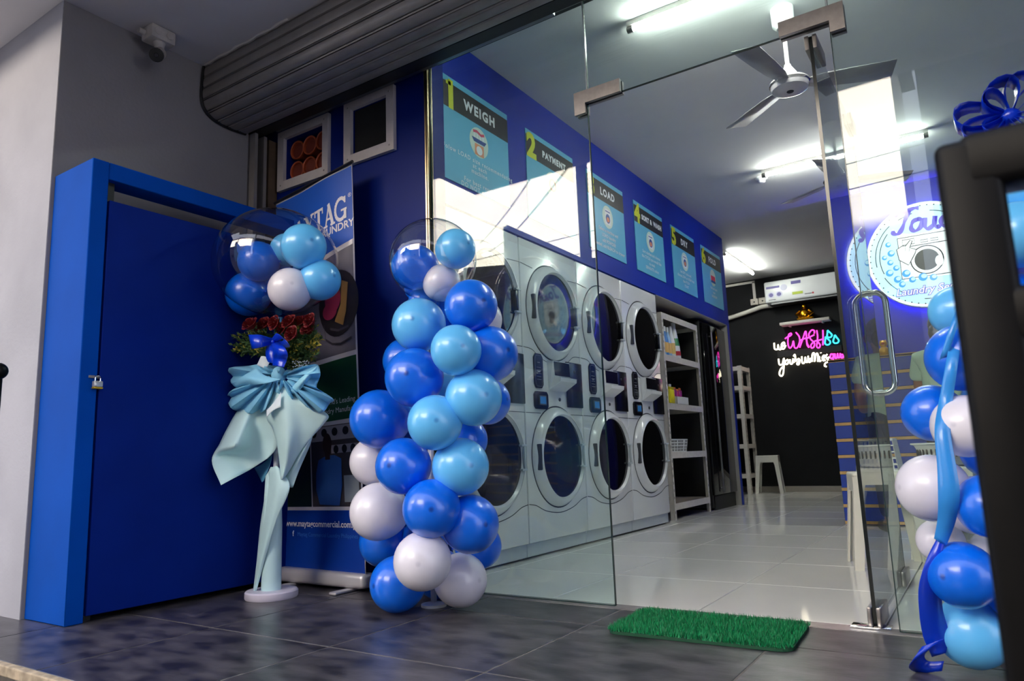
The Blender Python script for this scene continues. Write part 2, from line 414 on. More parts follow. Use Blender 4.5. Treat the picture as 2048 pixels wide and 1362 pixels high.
for k, (a, b, sag) in enumerate(WIRES):
    a, b = Vector(a), Vector(b); pts = [a.lerp(b, i/20)-Vector((0, 0, sag*math.sin(math.pi*i/20))) for i in range(21)]
    obj('overhead_wire', MB().tube(pts, .008, 5), mat('wire_black', (20, 20, 22), .7), None, label=WL[k], cat='wire', group='overhead wires')
# tarpaulin sign on the neighbour's side
sg = thing('tarpaulin_sign', 'light blue tarpaulin sign with dark blue top border beyond the pillar', 'sign', (-3.8, -1.7, .8))
obj('sheet', MB().box((-3.84, -3.0, .85), (-3.8, -.68, 2.85)), mat('pale_blue_tarp', (170, 214, 240), .5), sg, smooth=False)
obj('top_border', MB().box((-3.8, -3.0, 2.71), (-3.79, -.68, 2.86)), mat('dark_blue_tarp', (28, 48, 140), .5), sg, smooth=False)
obj('frame_leg', MB().tube([(-3.86, -.75, -.17), (-3.86, -.75, 2.85)], .025, 8), M_dsteel, sg)
obj('frame_leg', MB().tube([(-3.86, -2.9, -.17), (-3.86, -2.9, 2.85)], .025, 8), M_dsteel, sg)
# ------------------------------------------------------------------ glass front
def glass(name, x0, x1, z0, z1, label):
    o = struct(name, MB().box((x0, G-.005, z0), (x1, G+.005, z1)), M_glass, label=label)
    e = MB()
    for x in (x0, x1): e.box((x-.0012, G-.0055, z0), (x+.0012, G+.0055, z1))
    e.box((x0, G-.0055, z0-.001), (x1, G+.0055, z0+.001))
    obj('polished_edge', e, M_gedge, o, smooth=False)
    return o
w1 = glass('window_1', -2.096, -1.246, .004, 2.505, 'tall fixed glass panel left of the doorway')
w2 = glass('window_2', -1.242, -.306, 2.018, 2.505, 'glass transom above the open doorway')
w3 = glass('window_3', -.302, 1.6, .004, 2.505, 'tall fixed glass panel right of the doorway')
M_silicone = mat('clear_joint', (190, 200, 202), .2)
obj('joint_strip', MB().box((-1.2465, G-.007, 2.07), (-1.2415, G+.007, 2.505)), M_silicone, w2, smooth=False)
obj('joint_strip', MB().box((-.3065, G-.007, 2.07), (-.3015, G+.007, 2.505)), M_silicone, w2, smooth=False)
ch = mat('gold_steel_channel', (176, 158, 128), .25, metal=1.0)
struct('trim_4', MB().rbox((-2.122, 2.512, 0), (-2.112, 2.552, 2.505), .002).rbox((-2.108, 2.512, 0), (-2.1, 2.552, 2.505), .002), ch, label='slim steel channel at the left edge of the glass')
def ell_patch(name, label, xa, xb, xleg0, xleg1):
    t = thing(name, label, 'door fitting', ((xa+xb)/2, G, 2.015))
    left = xleg0 < xb-.1
    for y0, y1 in ((G-.022, G-.006), (G+.006, G+.022)):
        P = [(xa, 1.968), (xleg1, 1.968), (xleg1, 2.012), (xb, 2.012), (xb, 2.068), (xa, 2.068)] if left else [(xa, 2.012), (xleg0, 2.012), (xleg0, 1.968), (xb, 1.968), (xb, 2.068), (xa, 2.068)]
        obj('cover_plate', MB().prism(P, FY((0, y1, 0)), 0, y1-y0), M_steel, t, smooth=False)
    return t
ell_patch('corner_patch', 'steel corner patch at the upper left of the doorway', -1.299, -1.089, -1.299, -1.248)
ep = ell_patch('corner_patch', 'steel over-panel patch above the door pivot', -.466, -.252, -.30, -.252)

# door leaf, swung inwards
LX, L0, L1, LA = -.372, 2.565, 3.455, math.radians(1.2)
leaf = bpy.data.objects.new('door_1', None); COL.objects.link(leaf); LOC[leaf.name] = Vector((LX, L0, 0)); leaf.location = (LX, L0, 0)
tag(leaf, 'frameless glass door leaf standing open inwards', kind='structure')
lg = obj('pane', MB().box((LX-.005, L0, .012), (LX+.005, L1, 2.005)), M_glass, leaf, smooth=False)
obj('pane_edge', MB().box((LX-.0056, L0-.001, .012), (LX+.0056, L0+.004, 2.005)), mat('dark_glass_edge', (10, 20, 20), .15), lg, smooth=False)
obj('pane_edge', MB().box((LX-.0056, L1-.001, .012), (LX+.0056, L1+.0008, 2.005)), M_gedge, lg, smooth=False)
for z0, z1, nm in ((.006, .062, 'bottom_patch'), (1.955, 2.008, 'top_patch')):
    for s_ in (-1, 1):
        obj(nm, MB().rbox((LX+s_*.006, L0-.008, z0), (LX+s_*.021, L0+.155, z1), .003), M_steel if z0 < 1 else M_dsteel, leaf)
    for s_ in (-1, 1):
        obj('lock_patch', MB().rbox((LX+s_*.006, L1-.16, z0), (LX+s_*.021, L1+.004, z1), .003), M_steel, leaf)
obj('pivot_plate', MB().rbox((LX-.07, L0-.03, .001), (LX+.045, L0+.03, .007), .002), M_chrome, leaf)
hy = L1-.10
def ringpts(s_):
    P = []
    z0, z1, d, rr = .775, 1.205, .062, .045
    P += [(LX, hy, z0), (LX+s_*(d-rr), hy, z0)]
    for k in range(1, 7):
        a = -math.pi/2+math.pi/2*k/6; P.append((LX+s_*(d-rr+rr*math.cos(a)), hy, z0+rr+rr*math.sin(a)))
    for k in range(0, 7):
        a = math.pi/2*k/6; P.append((LX+s_*(d-rr+rr*math.cos(a)), hy, z1-rr+rr*math.sin(a)))
    P.append((LX, hy, z1)); return P
for s_ in (-1, 1): obj('pull_handle', MB().tube(ringpts(s_), .0125, 14), M_chrome, leaf, label='chrome pull handle')
for z in (.775, 1.205): obj('handle_collar', MB().lathe([(.016, -.012), (.016, .012)], (LX, hy, z), 'x', 14), M_chrome, leaf)

# ------------------------------------------------------------------ roller shutter box
sh = thing('roller_shutter', 'rolled-up grey steel roller shutter under the porch ceiling', 'shutter', (-.6, 2.2, 2.40))
prof = smooth_pts([(2.078, 2.688, 0), (2.072, 2.60, 0), (2.072, 2.50, 0), (2.095, 2.445, 0), (2.15, 2.412, 0), (2.24, 2.400, 0), (2.345, 2.405, 0)], 10)
cum = [0]
for a, b in zip(prof, prof[1:]): cum.append(cum[-1]+(b-a).length)
def on_prof(s_):
    s_ = max(0, min(cum[-1]-1e-6, s_))
    for i in range(len(cum)-1):
        if cum[i+1] >= s_:
            t = (s_-cum[i])/(cum[i+1]-cum[i]); p = prof[i].lerp(prof[i+1], t); d = (prof[i+1]-prof[i]).normalized(); return p, Vector((-d.y, d.x, 0))
ns = 8; sl = cum[-1]/ns
for k in range(ns):
    rows = []
    for q, e in ((0.0, -.010), (.05, -.010), (.06, .004), (.14, .007), (.15, -.008), (.21, -.008), (.22, .004), (.35, .006), (.6, .007), (.85, .006), (.985, .003), (1.0, -.010)):
        p, n = on_prof((k+q)*sl); p = p - n*e
        rows.append([(x, p.x, p.y) for x in (-3.276, -1.0, 3.2)])
    obj('slat', MB().grid(rows), M_dsteel, sh)
obj('box_backing', MB().box((-3.276, 2.36, 2.41), (3.2, 2.43, 2.688)), M_dark, sh, smooth=False)
endp = [(p.x-2.2, p.y) for p in prof]+[(.25, 2.688)]
obj('end_plate', MB().prism([(x, z) for x, z in endp], FX((-3.283, 2.2, 0)), .0, .006), M_dsteel, sh, smooth=False)
obj('end_flange', MB().tube([(-3.272, p.x-.008, p.y-.006) for p in prof[::3]], .009, 6), M_dark, sh)
obj('sealant_bead', MB().tube([(-3.26+i*.045, 2.066+.004*math.sin(i*1.7), 2.686) for i in range(16)], [.004+.006*abs(math.sin(i*1.3)) for i in range(16)], 6), mat('old_sealant', (196, 190, 186), .8), sh)
obj('bottom_bar', MB().rbox((-3.2, 2.455, 2.445), (-1.36, 2.50, 2.50), .006), mat('bottom_bar_steel', (110, 116, 124), .3, metal=.9), sh)
obj('bar_bracket', MB().rbox((-1.42, 2.38, 2.455), (-1.25, 2.45, 2.52), .006), M_dark, sh)
rail = thing('shutter_guide', 'narrow steel guide rail beside the grey wall', 'guide rail', (-3.27, 2.40, 0))
obj('rail_channel', MB().box((-3.30, 2.365, 0), (-3.225, 2.385, 2.405)).box((-3.30, 2.425, 0), (-3.225, 2.445, 2.405)), M_dsteel, rail, smooth=False)
obj('rail_lip', MB().box((-3.283, 2.361, 0), (-3.271, 2.37, 2.405)), M_steel, rail, smooth=False)
obj('timber_packing', MB().box((-3.30, 2.47, 0), (-3.24, 2.53, 2.405)), mat('rough_timber', (96, 76, 58), .9, noise=(10, .3)), rail, smooth=False)

# ------------------------------------------------------------------ vents in the blue wall
M_vframe = mat('grey_white_frame', (196, 188, 188), .6, noise=(20, .06))
def vent(label, O_, I_):
    t = thing('wall_vent', label, 'vent', ((O_[0]+O_[1])/2, G-.02, O_[2]))
    obj('vent_frame', holed(O_[0], O_[1], O_[2], O_[3], G-.022, G, [I_]), M_vframe, t, smooth=False)
    for x in (O_[0]+.03, O_[1]-.03):
        for z in (O_[2]+.03, O_[3]-.03): obj('screw_head', MB().lathe([(.006, -.001), (.004, .002)], (x, G-.022, z), '-y', 8), M_steel, t)
    return t
v1 = vent('white-framed wall opening stacked with orange pipes', (-3.217, -2.800, 2.098, 2.452), H1)
for r_ in range(2):
    for c_ in range(3):
        cx, cz = H1[0]+.054+c_*.106, H1[2]+.066+r_*.124
        p_ = obj('pipe', MB().lathe([(.052, -.012), (.052, -.3)], (cx, G+.03, cz), '-y', 24), mat('orange_pipe_dark', (140, 62, 46), .5), v1)
        obj('pipe_rim', MB().lathe([(.047, -.014), (.047, .0), (.053, .004), (.056, .0), (.053, -.014), (.047, -.014)], (cx, G+.03, cz), '-y', 28), mat('orange_pipe_rim', (196, 92, 52), .5), p_)
v2 = vent('white-framed wall opening with black mesh screen', (-2.679, -2.322, 2.108, 2.458), H2)
obj('mesh_screen', MB().box((H2[0], G+.01, H2[2]), (H2[1], G+.02, H2[3])), mat('black_mesh', (16, 16, 17), .8, noise=(80, .4), bump=(300, .5)), v2, smooth=False)

# ------------------------------------------------------------------ blue enclosure by the pillar
en = thing('door_enclosure', 'blue painted wooden enclosure with wide flush door beside the pillar', 'cabinet', (-3.1, 1.95, 0))
obj('end_panel', MB().rbox((-3.279, 1.39, 0), (-2.955, 1.458, 1.85), .003, 1), mat('blue_enclosure_paint', (0, 72, 168), .65, noise=(3, .10), spec=.05), en)
obj('header_board', MB().rbox((-3.075, 1.458, 1.776), (-2.955, 2.53, 1.85), .003, 1), MATS['blue_enclosure_paint'], en)
dr = obj('door_panel', MB().rbox((-2.985, 1.466, .024), (-2.955, 2.50, 1.686), .002, 1), mat('blue_door_paint', (2, 34, 122), .6, noise=(3, .10), spec=.08), en)
obj('door_stop', MB().box((-3.03, 1.458, 0), (-2.99, 1.50, 1.776)), M_dark, en, smooth=False)
pl = thing('padlock', 'small steel and brass padlock on the blue door', 'padlock', tuple(atX(195, 768, -2.952)))
q = atX(195, 768, -2.943)
obj('lock_body', MB().rbox((q.x-.011, q.y-.017, q.z-.012), (q.x+.011, q.y+.017, q.z+.012), .004), mat('lock_steel', (206, 204, 198), .3, metal=.6), pl)
obj('lock_base', MB().rbox((q.x-.0115, q.y-.018, q.z-.02), (q.x+.0115, q.y+.018, q.z-.012), .003), mat('lock_brass', (206, 170, 40), .35, metal=.6), pl)
obj('shackle', MB().tube([(q.x, q.y-.010, q.z+.01), (q.x, q.y-.010, q.z+.024), (q.x, q.y-.006, q.z+.032), (q.x, q.y+.006, q.z+.032), (q.x, q.y+.010, q.z+.024), (q.x, q.y+.010, q.z+.01)], .003, 8), M_chrome, pl)
obj('hasp', MB().box((-2.956, q.y-.03, q.z+.024), (-2.95, q.y+.012, q.z+.034)), M_dsteel, pl, smooth=False)

# ------------------------------------------------------------------ security camera
q = atZ(318, 74, 2.655)
sc_ = thing('security_camera', 'small bullet security camera on a junction box under the porch ceiling', 'camera', tuple(q))
M_sc = mat('dusty_white_plastic', (186, 178, 172), .6, noise=(18, .2))
obj('junction_box', MB().rbox((q.x-.05, q.y-.062, q.z-.036), (q.x+.045, q.y+.062, 2.689), .010), M_sc, sc_)
for dy in (-.03, .03): obj('box_knockout', MB().lathe([(.018, 0), (.017, .003), (.008, .003)], (q.x+.045, q.y+dy, q.z+.0), 'x', 16), M_sc, sc_)
obj('conduit_stub', MB().tube([(q.x-.02, q.y-.06, q.z-.0), (q.x-.02, q.y-.09, q.z)], .014, 10), M_sc, sc_)
obj('bracket', MB().tube([(q.x+.005, q.y+.0, q.z-.03), (q.x+.008, q.y+.0, q.z-.055), (q.x+.012, q.y+.0, q.z-.07)], [.03, .022, .020], 14), M_sc, sc_)
d = Vector((.62, -.5, -.55)).normalized(); a = Vector((q.x-.01, q.y+.012, q.z-.078))
obj('camera_body', MB().tube([a, a+d*.012, a+d*.075, a+d*.09], [.02, .032, .033, .034], 18), M_sc, sc_)
obj('lens_face', MB().tube([a+d*.088, a+d*.095, a+d*.098], [.034, .033, .022], 18), mat('lens_black', (10, 10, 12), .3), sc_)
obj('lens', MB().tube([a+d*.096, a+d*.101], [.012, .009], 14), mat('lens_glass', (26, 26, 40), .05), sc_)

# ------------------------------------------------------------------ roll-up banner
bn = thing('roll_up_banner', 'tall blue roll-up banner printed with laundry photographs', 'banner', (-2.68, 2.38, 0))
C00, C10 = Vector((-2.965, 2.40, .075)), Vector((-2.385, 2.375, .075))
C01, C11 = atY(553, 408, 2.43), atY(703, 326, 2.40)
def bmap(u, v, e=0.0):
    """u 0..1 across, v 0..1 upwards"""
    p = (C00*(1-u)+C10*u)*(1-v)+(C01*(1-u)+C11*u)*v
    bow = .012*math.sin(math.pi*v)*math.cos(u*4.5)+.006*math.sin(u*9+v*5)*v
    return p+Vector((0, -1, 0))*(e-bow*.6)
def bgrid(u0, v0, u1, v1, e, nu=16, nv=20, vt=None, vb=None):
    rows = []
    for j in range(nv+1):
        r = []
        for i in range(nu+1):
            u = u0+(u1-u0)*i/nu; a = vb(u) if vb else v0; b = vt(u) if vt else v1
            r.append(bmap(u, a+(b-a)*j/nv, e))
        rows.append(r)
    return MB().grid(rows)
M_print = lambda n, c, **k: mat('print_'+n, c, .38, coat=.25, **k)
obj('banner_sheet', bgrid(0, 0, 1, 1, 0), M_print('white', (205, 200, 208)), bn, solid=.0012)
obj('printed_blue_top', bgrid(.004, .78, .993, .994, .0014, vb=lambda u: .755+.045*u), M_print('blue', (8, 82, 190), noise=(3, .08)), bn)
obj('printed_dryer_photo', bgrid(.004, .5, .985, .79, .0016, vt=lambda u: .742+.045*u, vb=lambda u: .508+.01*u), M_print('photo_grey', (112, 108, 122), noise=(2.5, .45)), bn)
obj('printed_green_band', bgrid(.004, .36, .985, .5, .0016, vt=lambda u: .496+.01*u, vb=lambda u: .352+.004*u), M_print('green', (20, 72, 44), noise=(3, .15)), bn)
obj('printed_green_photo', bgrid(.004, .1495, .385, .345, .0016), M_print('dark_green', (22, 44, 26), noise=(5, .35)), bn)
obj('printed_shop_photo', bgrid(.40, .1495, .985, .345, .0016), M_print('photo_dark', (66, 60, 62), noise=(3, .35)), bn)
obj('printed_blue_foot', bgrid(.004, .0, .993, .141, .0014), M_print('blue_foot', (6, 56, 156), noise=(3, .05)), bn)
# photo details (flat print)
BW, BH = .585, 1.95
def bm2(e): return lambda x, y, e2=0.0: bmap(x, y, e+e2)
dd = MB(); disc(dd, .80, .645, .24, .085, bm2(.006)); obj('printed_drum', dd, M_print('drum', (24, 18, 22)), bn)
dd = MB(); disc(dd, .74, .66, .10, .036, bm2(.0068)); disc(dd, .70, .63, .09, .022, bm2(.0072)); obj('printed_red_laundry', dd, M_print('magenta', (120, 30, 62)), bn)
dd = MB(); poly(dd, [(.86, .70), (.93, .69), (.90, .62), (.86, .585), (.76, .60), (.84, .64)], bm2(.0076)); obj('printed_ochre_laundry', dd, M_print('ochre', (132, 100, 52)), bn)
dd = MB()
stroke(dd, [(.62, .60), (.64, .56), (.72, .545), (.82, .54), (.95, .55)], .006, bm2(.0065)); stroke(dd, [(.70, .585), (.80, .575), (.92, .58)], .006, bm2(.0065))
obj('printed_shadow_line', dd, M_print('line', (60, 56, 66)), bn)
dd = MB(); poly(dd, [(.50, .155), (.74, .152), (.78, .20), (.78, .262), (.70, .272), (.60, .272), (.50, .262), (.465, .23), (.46, .19)], bm2(.006)); obj('printed_shirt', dd, M_print('shirt', (38, 78, 150), noise=(4, .15)), bn)
dd = MB(); disc(dd, .615, .300, .055, .026, bm2(.0065)); poly(dd, [(.585, .262), (.645, .262), (.645, .29), (.585, .29)], bm2(.0062)); obj('printed_head', dd, M_print('head', (46, 30, 26)), bn)
for u, v, ru in [(.45+k*.13, .328, .035) for k in range(4)]+[(.72+k*.1, .285, .03) for k in range(3)]:
    dd = MB(); disc(dd, u, v, ru, .010, bm2(.006)); obj('printed_washer_door', dd, M_print('doors', (16, 16, 20)), bn)
dd = MB(); rect(dd, .41, .308, .98, .343, bm2(.0045)); rect(dd, .66, .276, .98, .296, bm2(.0045)); obj('printed_washers', dd, M_print('washers', (150, 146, 156)), bn)
dd = MB(); rect(dd, .80, .16, .97, .222, bm2(.005)); obj('printed_basket', dd, M_print('basket', (140, 150, 160)), bn)
# lettering
def btext(s_, u, v, size, m, e=.003, **k):
    mb = MB(); vs, fs = text_poly(s_, size, **k); mb.add([bmap(u+x/BW, v+y/BH, e) for x, y in vs], fs); return obj('lettering', mb, m, bn)
M_lt = M_print('lettering', (226, 224, 232))
# slab-serif capitals for the headline
def serif_word(word, h):
    """list of 2-D polygons, word centred on x"""
    W_ = {'M': 1.05, 'A': .86, 'Y': .84, 'T': .78, 'G': .86}; x = 0; out = []
    def bar(x0, y0, x1, y1, w_): 
        d_ = Vector((x1-x0, y1-y0, 0)).normalized(); n_ = Vector((-d_.y, d_.x, 0))*w_/2
        out.append([(x0+n_.x, y0+n_.y), (x0-n_.x, y0-n_.y), (x1-n_.x, y1-n_.y), (x1+n_.x, y1+n_.y)])
    for c in word:
        w_ = W_[c]*h; t = .2*h; s_ = .09*h
        def sf(cx, top, ww=.36*h): y_ = h-s_/2 if top else s_/2; bar(x+cx-ww/2, y_, x+cx+ww/2, y_, s_)
        if c == 'M':
            bar(x+.16*h, 0, x+.16*h, h, .12*h); bar(x+w_-.18*h, 0, x+w_-.18*h, h, t); bar(x+.16*h, h*.98, x+w_/2, .15*h, t); bar(x+w_/2, .15*h, x+w_-.18*h, h*.98, .1*h)
            sf(.14*h, 0); sf(w_-.18*h, 0); sf(.12*h, 1, .26*h); sf(w_-.16*h, 1, .28*h)
        elif c == 'A':
            bar(x+.14*h, 0, x+w_*.5, h, .1*h); bar(x+w_*.46, h, x+w_-.14*h, 0, t); bar(x+.26*h, .33*h, x+w_-.26*h, .33*h, .09*h); sf(.14*h, 0, .32*h); sf(w_-.15*h, 0)
        elif c == 'Y':
            bar(x+w_/2, 0, x+w_/2, .5*h, t); bar(x+.14*h, h, x+w_/2, .45*h, t); bar(x+w_-.14*h, h, x+w_/2, .45*h, .1*h); sf(w_/2, 0); sf(.14*h, 1); sf(w_-.14*h, 1, .3*h)
        elif c == 'T':
            bar(x+w_/2, 0, x+w_/2, h, t); bar(x+.04*h, h-.06*h, x+w_-.04*h, h-.06*h, .11*h); bar(x+.07*h, h, x+.07*h, .72*h, .09*h); bar(x+w_-.07*h, h, x+w_-.07*h, .72*h, .09*h); sf(w_/2, 0)
        elif c == 'G':
            P = [(x+w_*.5+.40*h*math.cos(math.radians(a)), .5*h+.46*h*math.sin(math.radians(a))) for a in range(40, 331, 15)]
            for p_, q_ in zip(P, P[1:]): bar(*p_, *q_, .16*h)
            bar(x+w_-.12*h, .02*h, x+w_-.12*h, .42*h, .18*h); bar(x+w_*.52, .43*h, x+w_-.0*h, .43*h, .09*h); bar(x+w_-.12*h, .98*h, x+w_-.12*h, .70*h, .1*h)
        x += w_*1.03
    return [[(px_-x/2, py_-h/2) for px_, py_ in p_] for p_ in out]
mb = MB()
for k, pg in enumerate(serif_word('MAYTAG', .098)):
    mb.add([bmap(.50+x/BW*.96, .885+y/BH*1.25+(x/BW)*.012, .003+k*.00002) for x, y in pg], [(0, 1, 2, 3)])
obj('headline_lettering', mb, M_lt, bn)
btext('\u00ae', .965, .917, .03, M_lt)
btext('COMMERCIAL LAUNDRY', .47, .842, .056, M_lt, bold=.0012)
btext("Partner to World's Leading", .62, .401, .036, M_lt)
btext('Commercial Laundry Manufacturer', .62, .379, .036, M_lt)
btext('www.maytagcommercial.com.ph', .49, .108, .041, M_lt, bold=.0008)
btext('f', .13, .083, .036, M_lt, bold=.001)
btext('Maytag Commercial Laundry Philippines', .56, .082, .027, M_print('pale_blue', (56, 112, 200)))
obj('top_bar', MB().tube([C01+Vector((-.01, -.004, .004)), C11+Vector((.012, -.004, .004))], .008, 10), mat('banner_bar', (60, 58, 62), .3, metal=.8), bn)
obj('cassette', MB().rbox((-2.975, 2.345, .012), (-2.375, 2.43, .078), .02, 3), mat('cassette_aluminium', (206, 202, 206), .35, metal=.4), bn)
for x in (-2.86, -2.47):
    obj('foot', MB().rbox((x-.022, 2.255, .0), (x+.022, 2.47, .012), .005), MATS['cassette_aluminium'], bn)
obj('rear_pole', MB().tube([(-2.68, 2.425, .07), (-2.66, 2.445, 1.98)], .008, 8), MATS['banner_bar'], bn)
# ------------------------------------------------------------------ balloons
def balloon_mat(name, col, crown, coat=.5):
    m = mat(name, col, .32, coat=coat, sss=0.0, noise=(2, .03)); nt = m.node_tree; b = nt.nodes['Principled BSDF']
    src = b.inputs['Base Color'].links[0].from_socket
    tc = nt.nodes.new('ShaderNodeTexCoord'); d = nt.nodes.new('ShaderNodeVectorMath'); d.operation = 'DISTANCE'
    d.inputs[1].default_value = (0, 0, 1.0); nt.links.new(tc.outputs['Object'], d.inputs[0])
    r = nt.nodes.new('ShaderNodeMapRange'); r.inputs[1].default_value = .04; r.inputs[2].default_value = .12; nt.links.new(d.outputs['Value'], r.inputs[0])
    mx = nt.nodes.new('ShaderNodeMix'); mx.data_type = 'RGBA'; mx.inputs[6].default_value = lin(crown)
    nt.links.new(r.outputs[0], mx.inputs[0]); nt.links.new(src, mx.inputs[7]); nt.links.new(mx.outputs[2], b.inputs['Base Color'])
    b.inputs['Coat Roughness'].default_value = .12
    return m
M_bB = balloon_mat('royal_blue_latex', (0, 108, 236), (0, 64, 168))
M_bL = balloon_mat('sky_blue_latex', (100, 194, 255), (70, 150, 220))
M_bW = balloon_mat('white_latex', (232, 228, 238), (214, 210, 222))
BM = {'B': M_bB, 'L': M_bL, 'W': M_bW}
pr_ = []
for i in range(25):
    t = math.pi*i/24; r = math.sin(t); z = math.cos(t)
    if z < 0: z *= 1.08; r *= (1-.05*abs(z))
    pr_.append((max(r, 0.0) if i not in (0, 24) else 0.0, z))
pr_[-1] = (.04, -1.09); pr_.append((.045, -1.12)); pr_.append((.0, -1.12))
BAL = MB().lathe(pr_, n=36).mesh('balloon', angle=80); BAL.materials.append(M_bB)
KNOT = MB().lathe([(.0, -1.08), (.05, -1.11), (.035, -1.14), (.08, -1.19), (.06, -1.2), (0, -1.19)], n=12).mesh('knot', angle=80); KNOT.materials.append(M_bB)
def balloon(parent, c, px_, py_, rpx, Y, axis, name='balloon'):
    p = atY(px_, py_, Y); r = rpx*px_len(p)*.985
    if p.z < r+.002: p.z = r+.002
    d = (p-Vector((axis[0], axis[1], p.z-.01))); d = d if d.length > 1e-3 else Vector((0, -1, 0))
    rot = d.normalized().to_track_quat('Z', 'Y')
    o = place(name, BAL, BM[c], parent, p, rot, (r, r, r))
    k = bpy.data.objects.new('knot', KNOT); COL.objects.link(k); k.parent = o; k.material_slots[0].link = 'OBJECT'; k.material_slots[0].material = BM[c]
    return o
M_clear = pane_mat('clear_balloon_film', (.98, .98, .985, 1), r0=.06, gain=1.6)

AX = (-1.90, 2.26)
lc = thing('balloon_column', 'blue and white balloon column topped by a clear balloon, before the glass', 'balloons', (AX[0], AX[1], 0))
for c, x, y, r, Y in (
    ('B', 795, 1168, 56, 2.10), ('W', 921, 1160, 54, 2.24), ('B', 880, 1172, 50, 2.36), ('W', 845, 1122, 59, 2.02), ('B', 768, 1084, 50, 2.30), ('B', 958, 1092, 46, 2.36),
    ('W', 757, 1023, 58, 2.12), ('B', 863, 1017, 59, 2.02), ('B', 940, 1048, 59, 2.16), ('B', 850, 1080, 48, 2.38),
    ('W', 748, 923, 49, 2.20), ('B', 807, 932, 57, 2.04), ('L', 921, 933, 58, 2.10), ('B', 930, 880, 46, 2.34), ('W', 850, 960, 48, 2.38),
    ('B', 759, 838, 60, 2.12), ('L', 870, 845, 56, 2.00), ('L', 947, 795, 58, 2.08), ('B', 975, 803, 47, 2.28), ('L', 835, 810, 50, 2.36),
    ('B', 812, 722, 47, 2.28), ('B', 829, 755, 60, 2.04), ('B', 980, 708, 57, 2.16), ('L', 912, 700, 52, 2.00), ('L', 870, 770, 50, 2.36),
    ('L', 838, 650, 55, 2.10), ('B', 942, 612, 54, 2.10), ('W', 958, 640, 47, 2.30), ('B', 885, 640, 46, 2.30)):
    balloon(lc, c, x, y, r, Y, AX)
obj('centre_pole', MB().tube([(AX[0], AX[1], 0), (AX[0]+.02, AX[1]-.03, 1.16)], .012, 8), M_white, lc)
obj('pole_base', MB().lathe([(.05, 0), (.05, .010), (.02, .016), (.0, .016)], (AX[0], AX[1], 0), n=24), M_white, lc)
def bubble(parent, px_, py_, rx, rz, Y, inner, axis):
    p = atY(px_, py_, Y); s_ = px_len(p)
    pf = []
    for i in range(33):
        t = math.pi*i/32; pf.append((rx*s_*math.sin(t) if 0 < i < 32 else 0, rz*s_*math.cos(t)))
    pf[-1] = (.012, -rz*s_-.004); pf += [(.010, -rz*s_-.03), (.016, -rz*s_-.045)]
    o = obj('clear_balloon', MB().lathe(pf, p, n=64), M_clear, parent, label='transparent balloon with smaller balloons inside', angle=180)
    for c, x, y, r, dY in inner:
        balloon(parent, c, x, y, r, Y+dY, axis, 'inner_balloon')
    return p
bp = bubble(lc, 866, 521, 87, 84, 2.16, (('B', 829, 534, 47, -.04), ('L', 911, 498, 41, -.03), ('W', 884, 566, 38, -.0), ('B', 838, 575, 30, .06)), (-1.79, 2.16))
balloon(lc, 'B', 848, 603, 32, 2.2, AX)

# ------------------------------------------------------------------ bouquet stand with clear balloon
sp = atZ(543, 1195)
st = thing('bouquet_stand', 'bouquet stand with clear balloon, roses, bow and pale blue wrapping', 'bouquet', (sp.x, sp.y, 0))
SY = sp.y
obj('base', MB().lathe([(.108, 0), (.112, .006), (.112, .028), (.106, .034), (.0, .034)], sp, n=40), mat('lilac_white_base', (214, 206, 220), .4), st)
obj('pole', MB().tube([sp+Vector((.0, .012, .03)), (sp.x, SY+.012, 1.06)], .012, 10), M_white, st)
M_wrapP = mat('pale_mint_paper', (196, 228, 230), .6, noise=(5, .06), bump=(4, .1))
M_tulle = mat('sky_blue_tissue', (138, 204, 236), .6, noise=(7, .08), bump=(9, .2))
M_tulleD = mat('deeper_blue_tissue', (92, 168, 206), .6, noise=(7, .08))
def zp(x, y): return 420+x/3.893, 630+y/3.893
def zq(x, y): return x/2.423, 800+y/2.423
def sheet(name, rows, m, z=zp, Y0=None, n=6, solid=.0012):
    Y0 = SY if Y0 is None else Y0
    R = [[atY(*z(x, y), Y0+d_) for x, y, d_ in r] for r in rows]
    R = [smooth_pts(r, n) for r in R]
    Cc = [smooth_pts([R[i][j] for i in range(len(R))], n) for j in range(len(R[0]))]
    return obj(name, MB().grid(Cc), m, st, solid=solid, angle=70)
obj('wrapped_pole', MB().tube([(sp.x+.002, SY-.004, .034), (sp.x+.002, SY-.004, .30), (sp.x+.004, SY-.004, .52), (sp.x+.004, SY-.002, .545), (sp.x+.004, SY-.002, .56)], [.042, .042, .034, .02, .015], 20), M_wrapP, st)
sheet('paper_sleeve', [[(1306, 335, -.035), (1340, 320, -.05), (1362, 340, -.035)], [(1290, 430, -.03), (1345, 430, -.065), (1404, 424, -.045)], [(1262, 600, -.03), (1305, 590, -.06), (1342, 578, -.05)], [(1244, 780, -.035), (1270, 755, -.06), (1298, 722, -.05)], [(1224, 948, -.05), (1232, 938, -.055), (1243, 925, -.05)]], M_wrapP, zq)
sheet('wrapping_sheet', [[(345, 1190, .02), (420, 1150, .01), (485, 1080, .0)], [(375, 1245, .02), (425, 1215, .01), (470, 1160, .0)], [(405, 1302, .0), (412, 1296, .0), (420, 1288, .0)]], M_tulleD)
sheet('wrapping_sheet', [[(735, 1010, -.01), (765, 985, -.02), (797, 950, .0)], [(640, 1160, -.02), (700, 1110, -.03), (772, 1030, .0)], [(575, 1285, -.03), (630, 1260, -.03), (700, 1195, -.01)], [(625, 1342, -.02), (633, 1344, -.02), (645, 1342, -.02)]], M_wrapP)
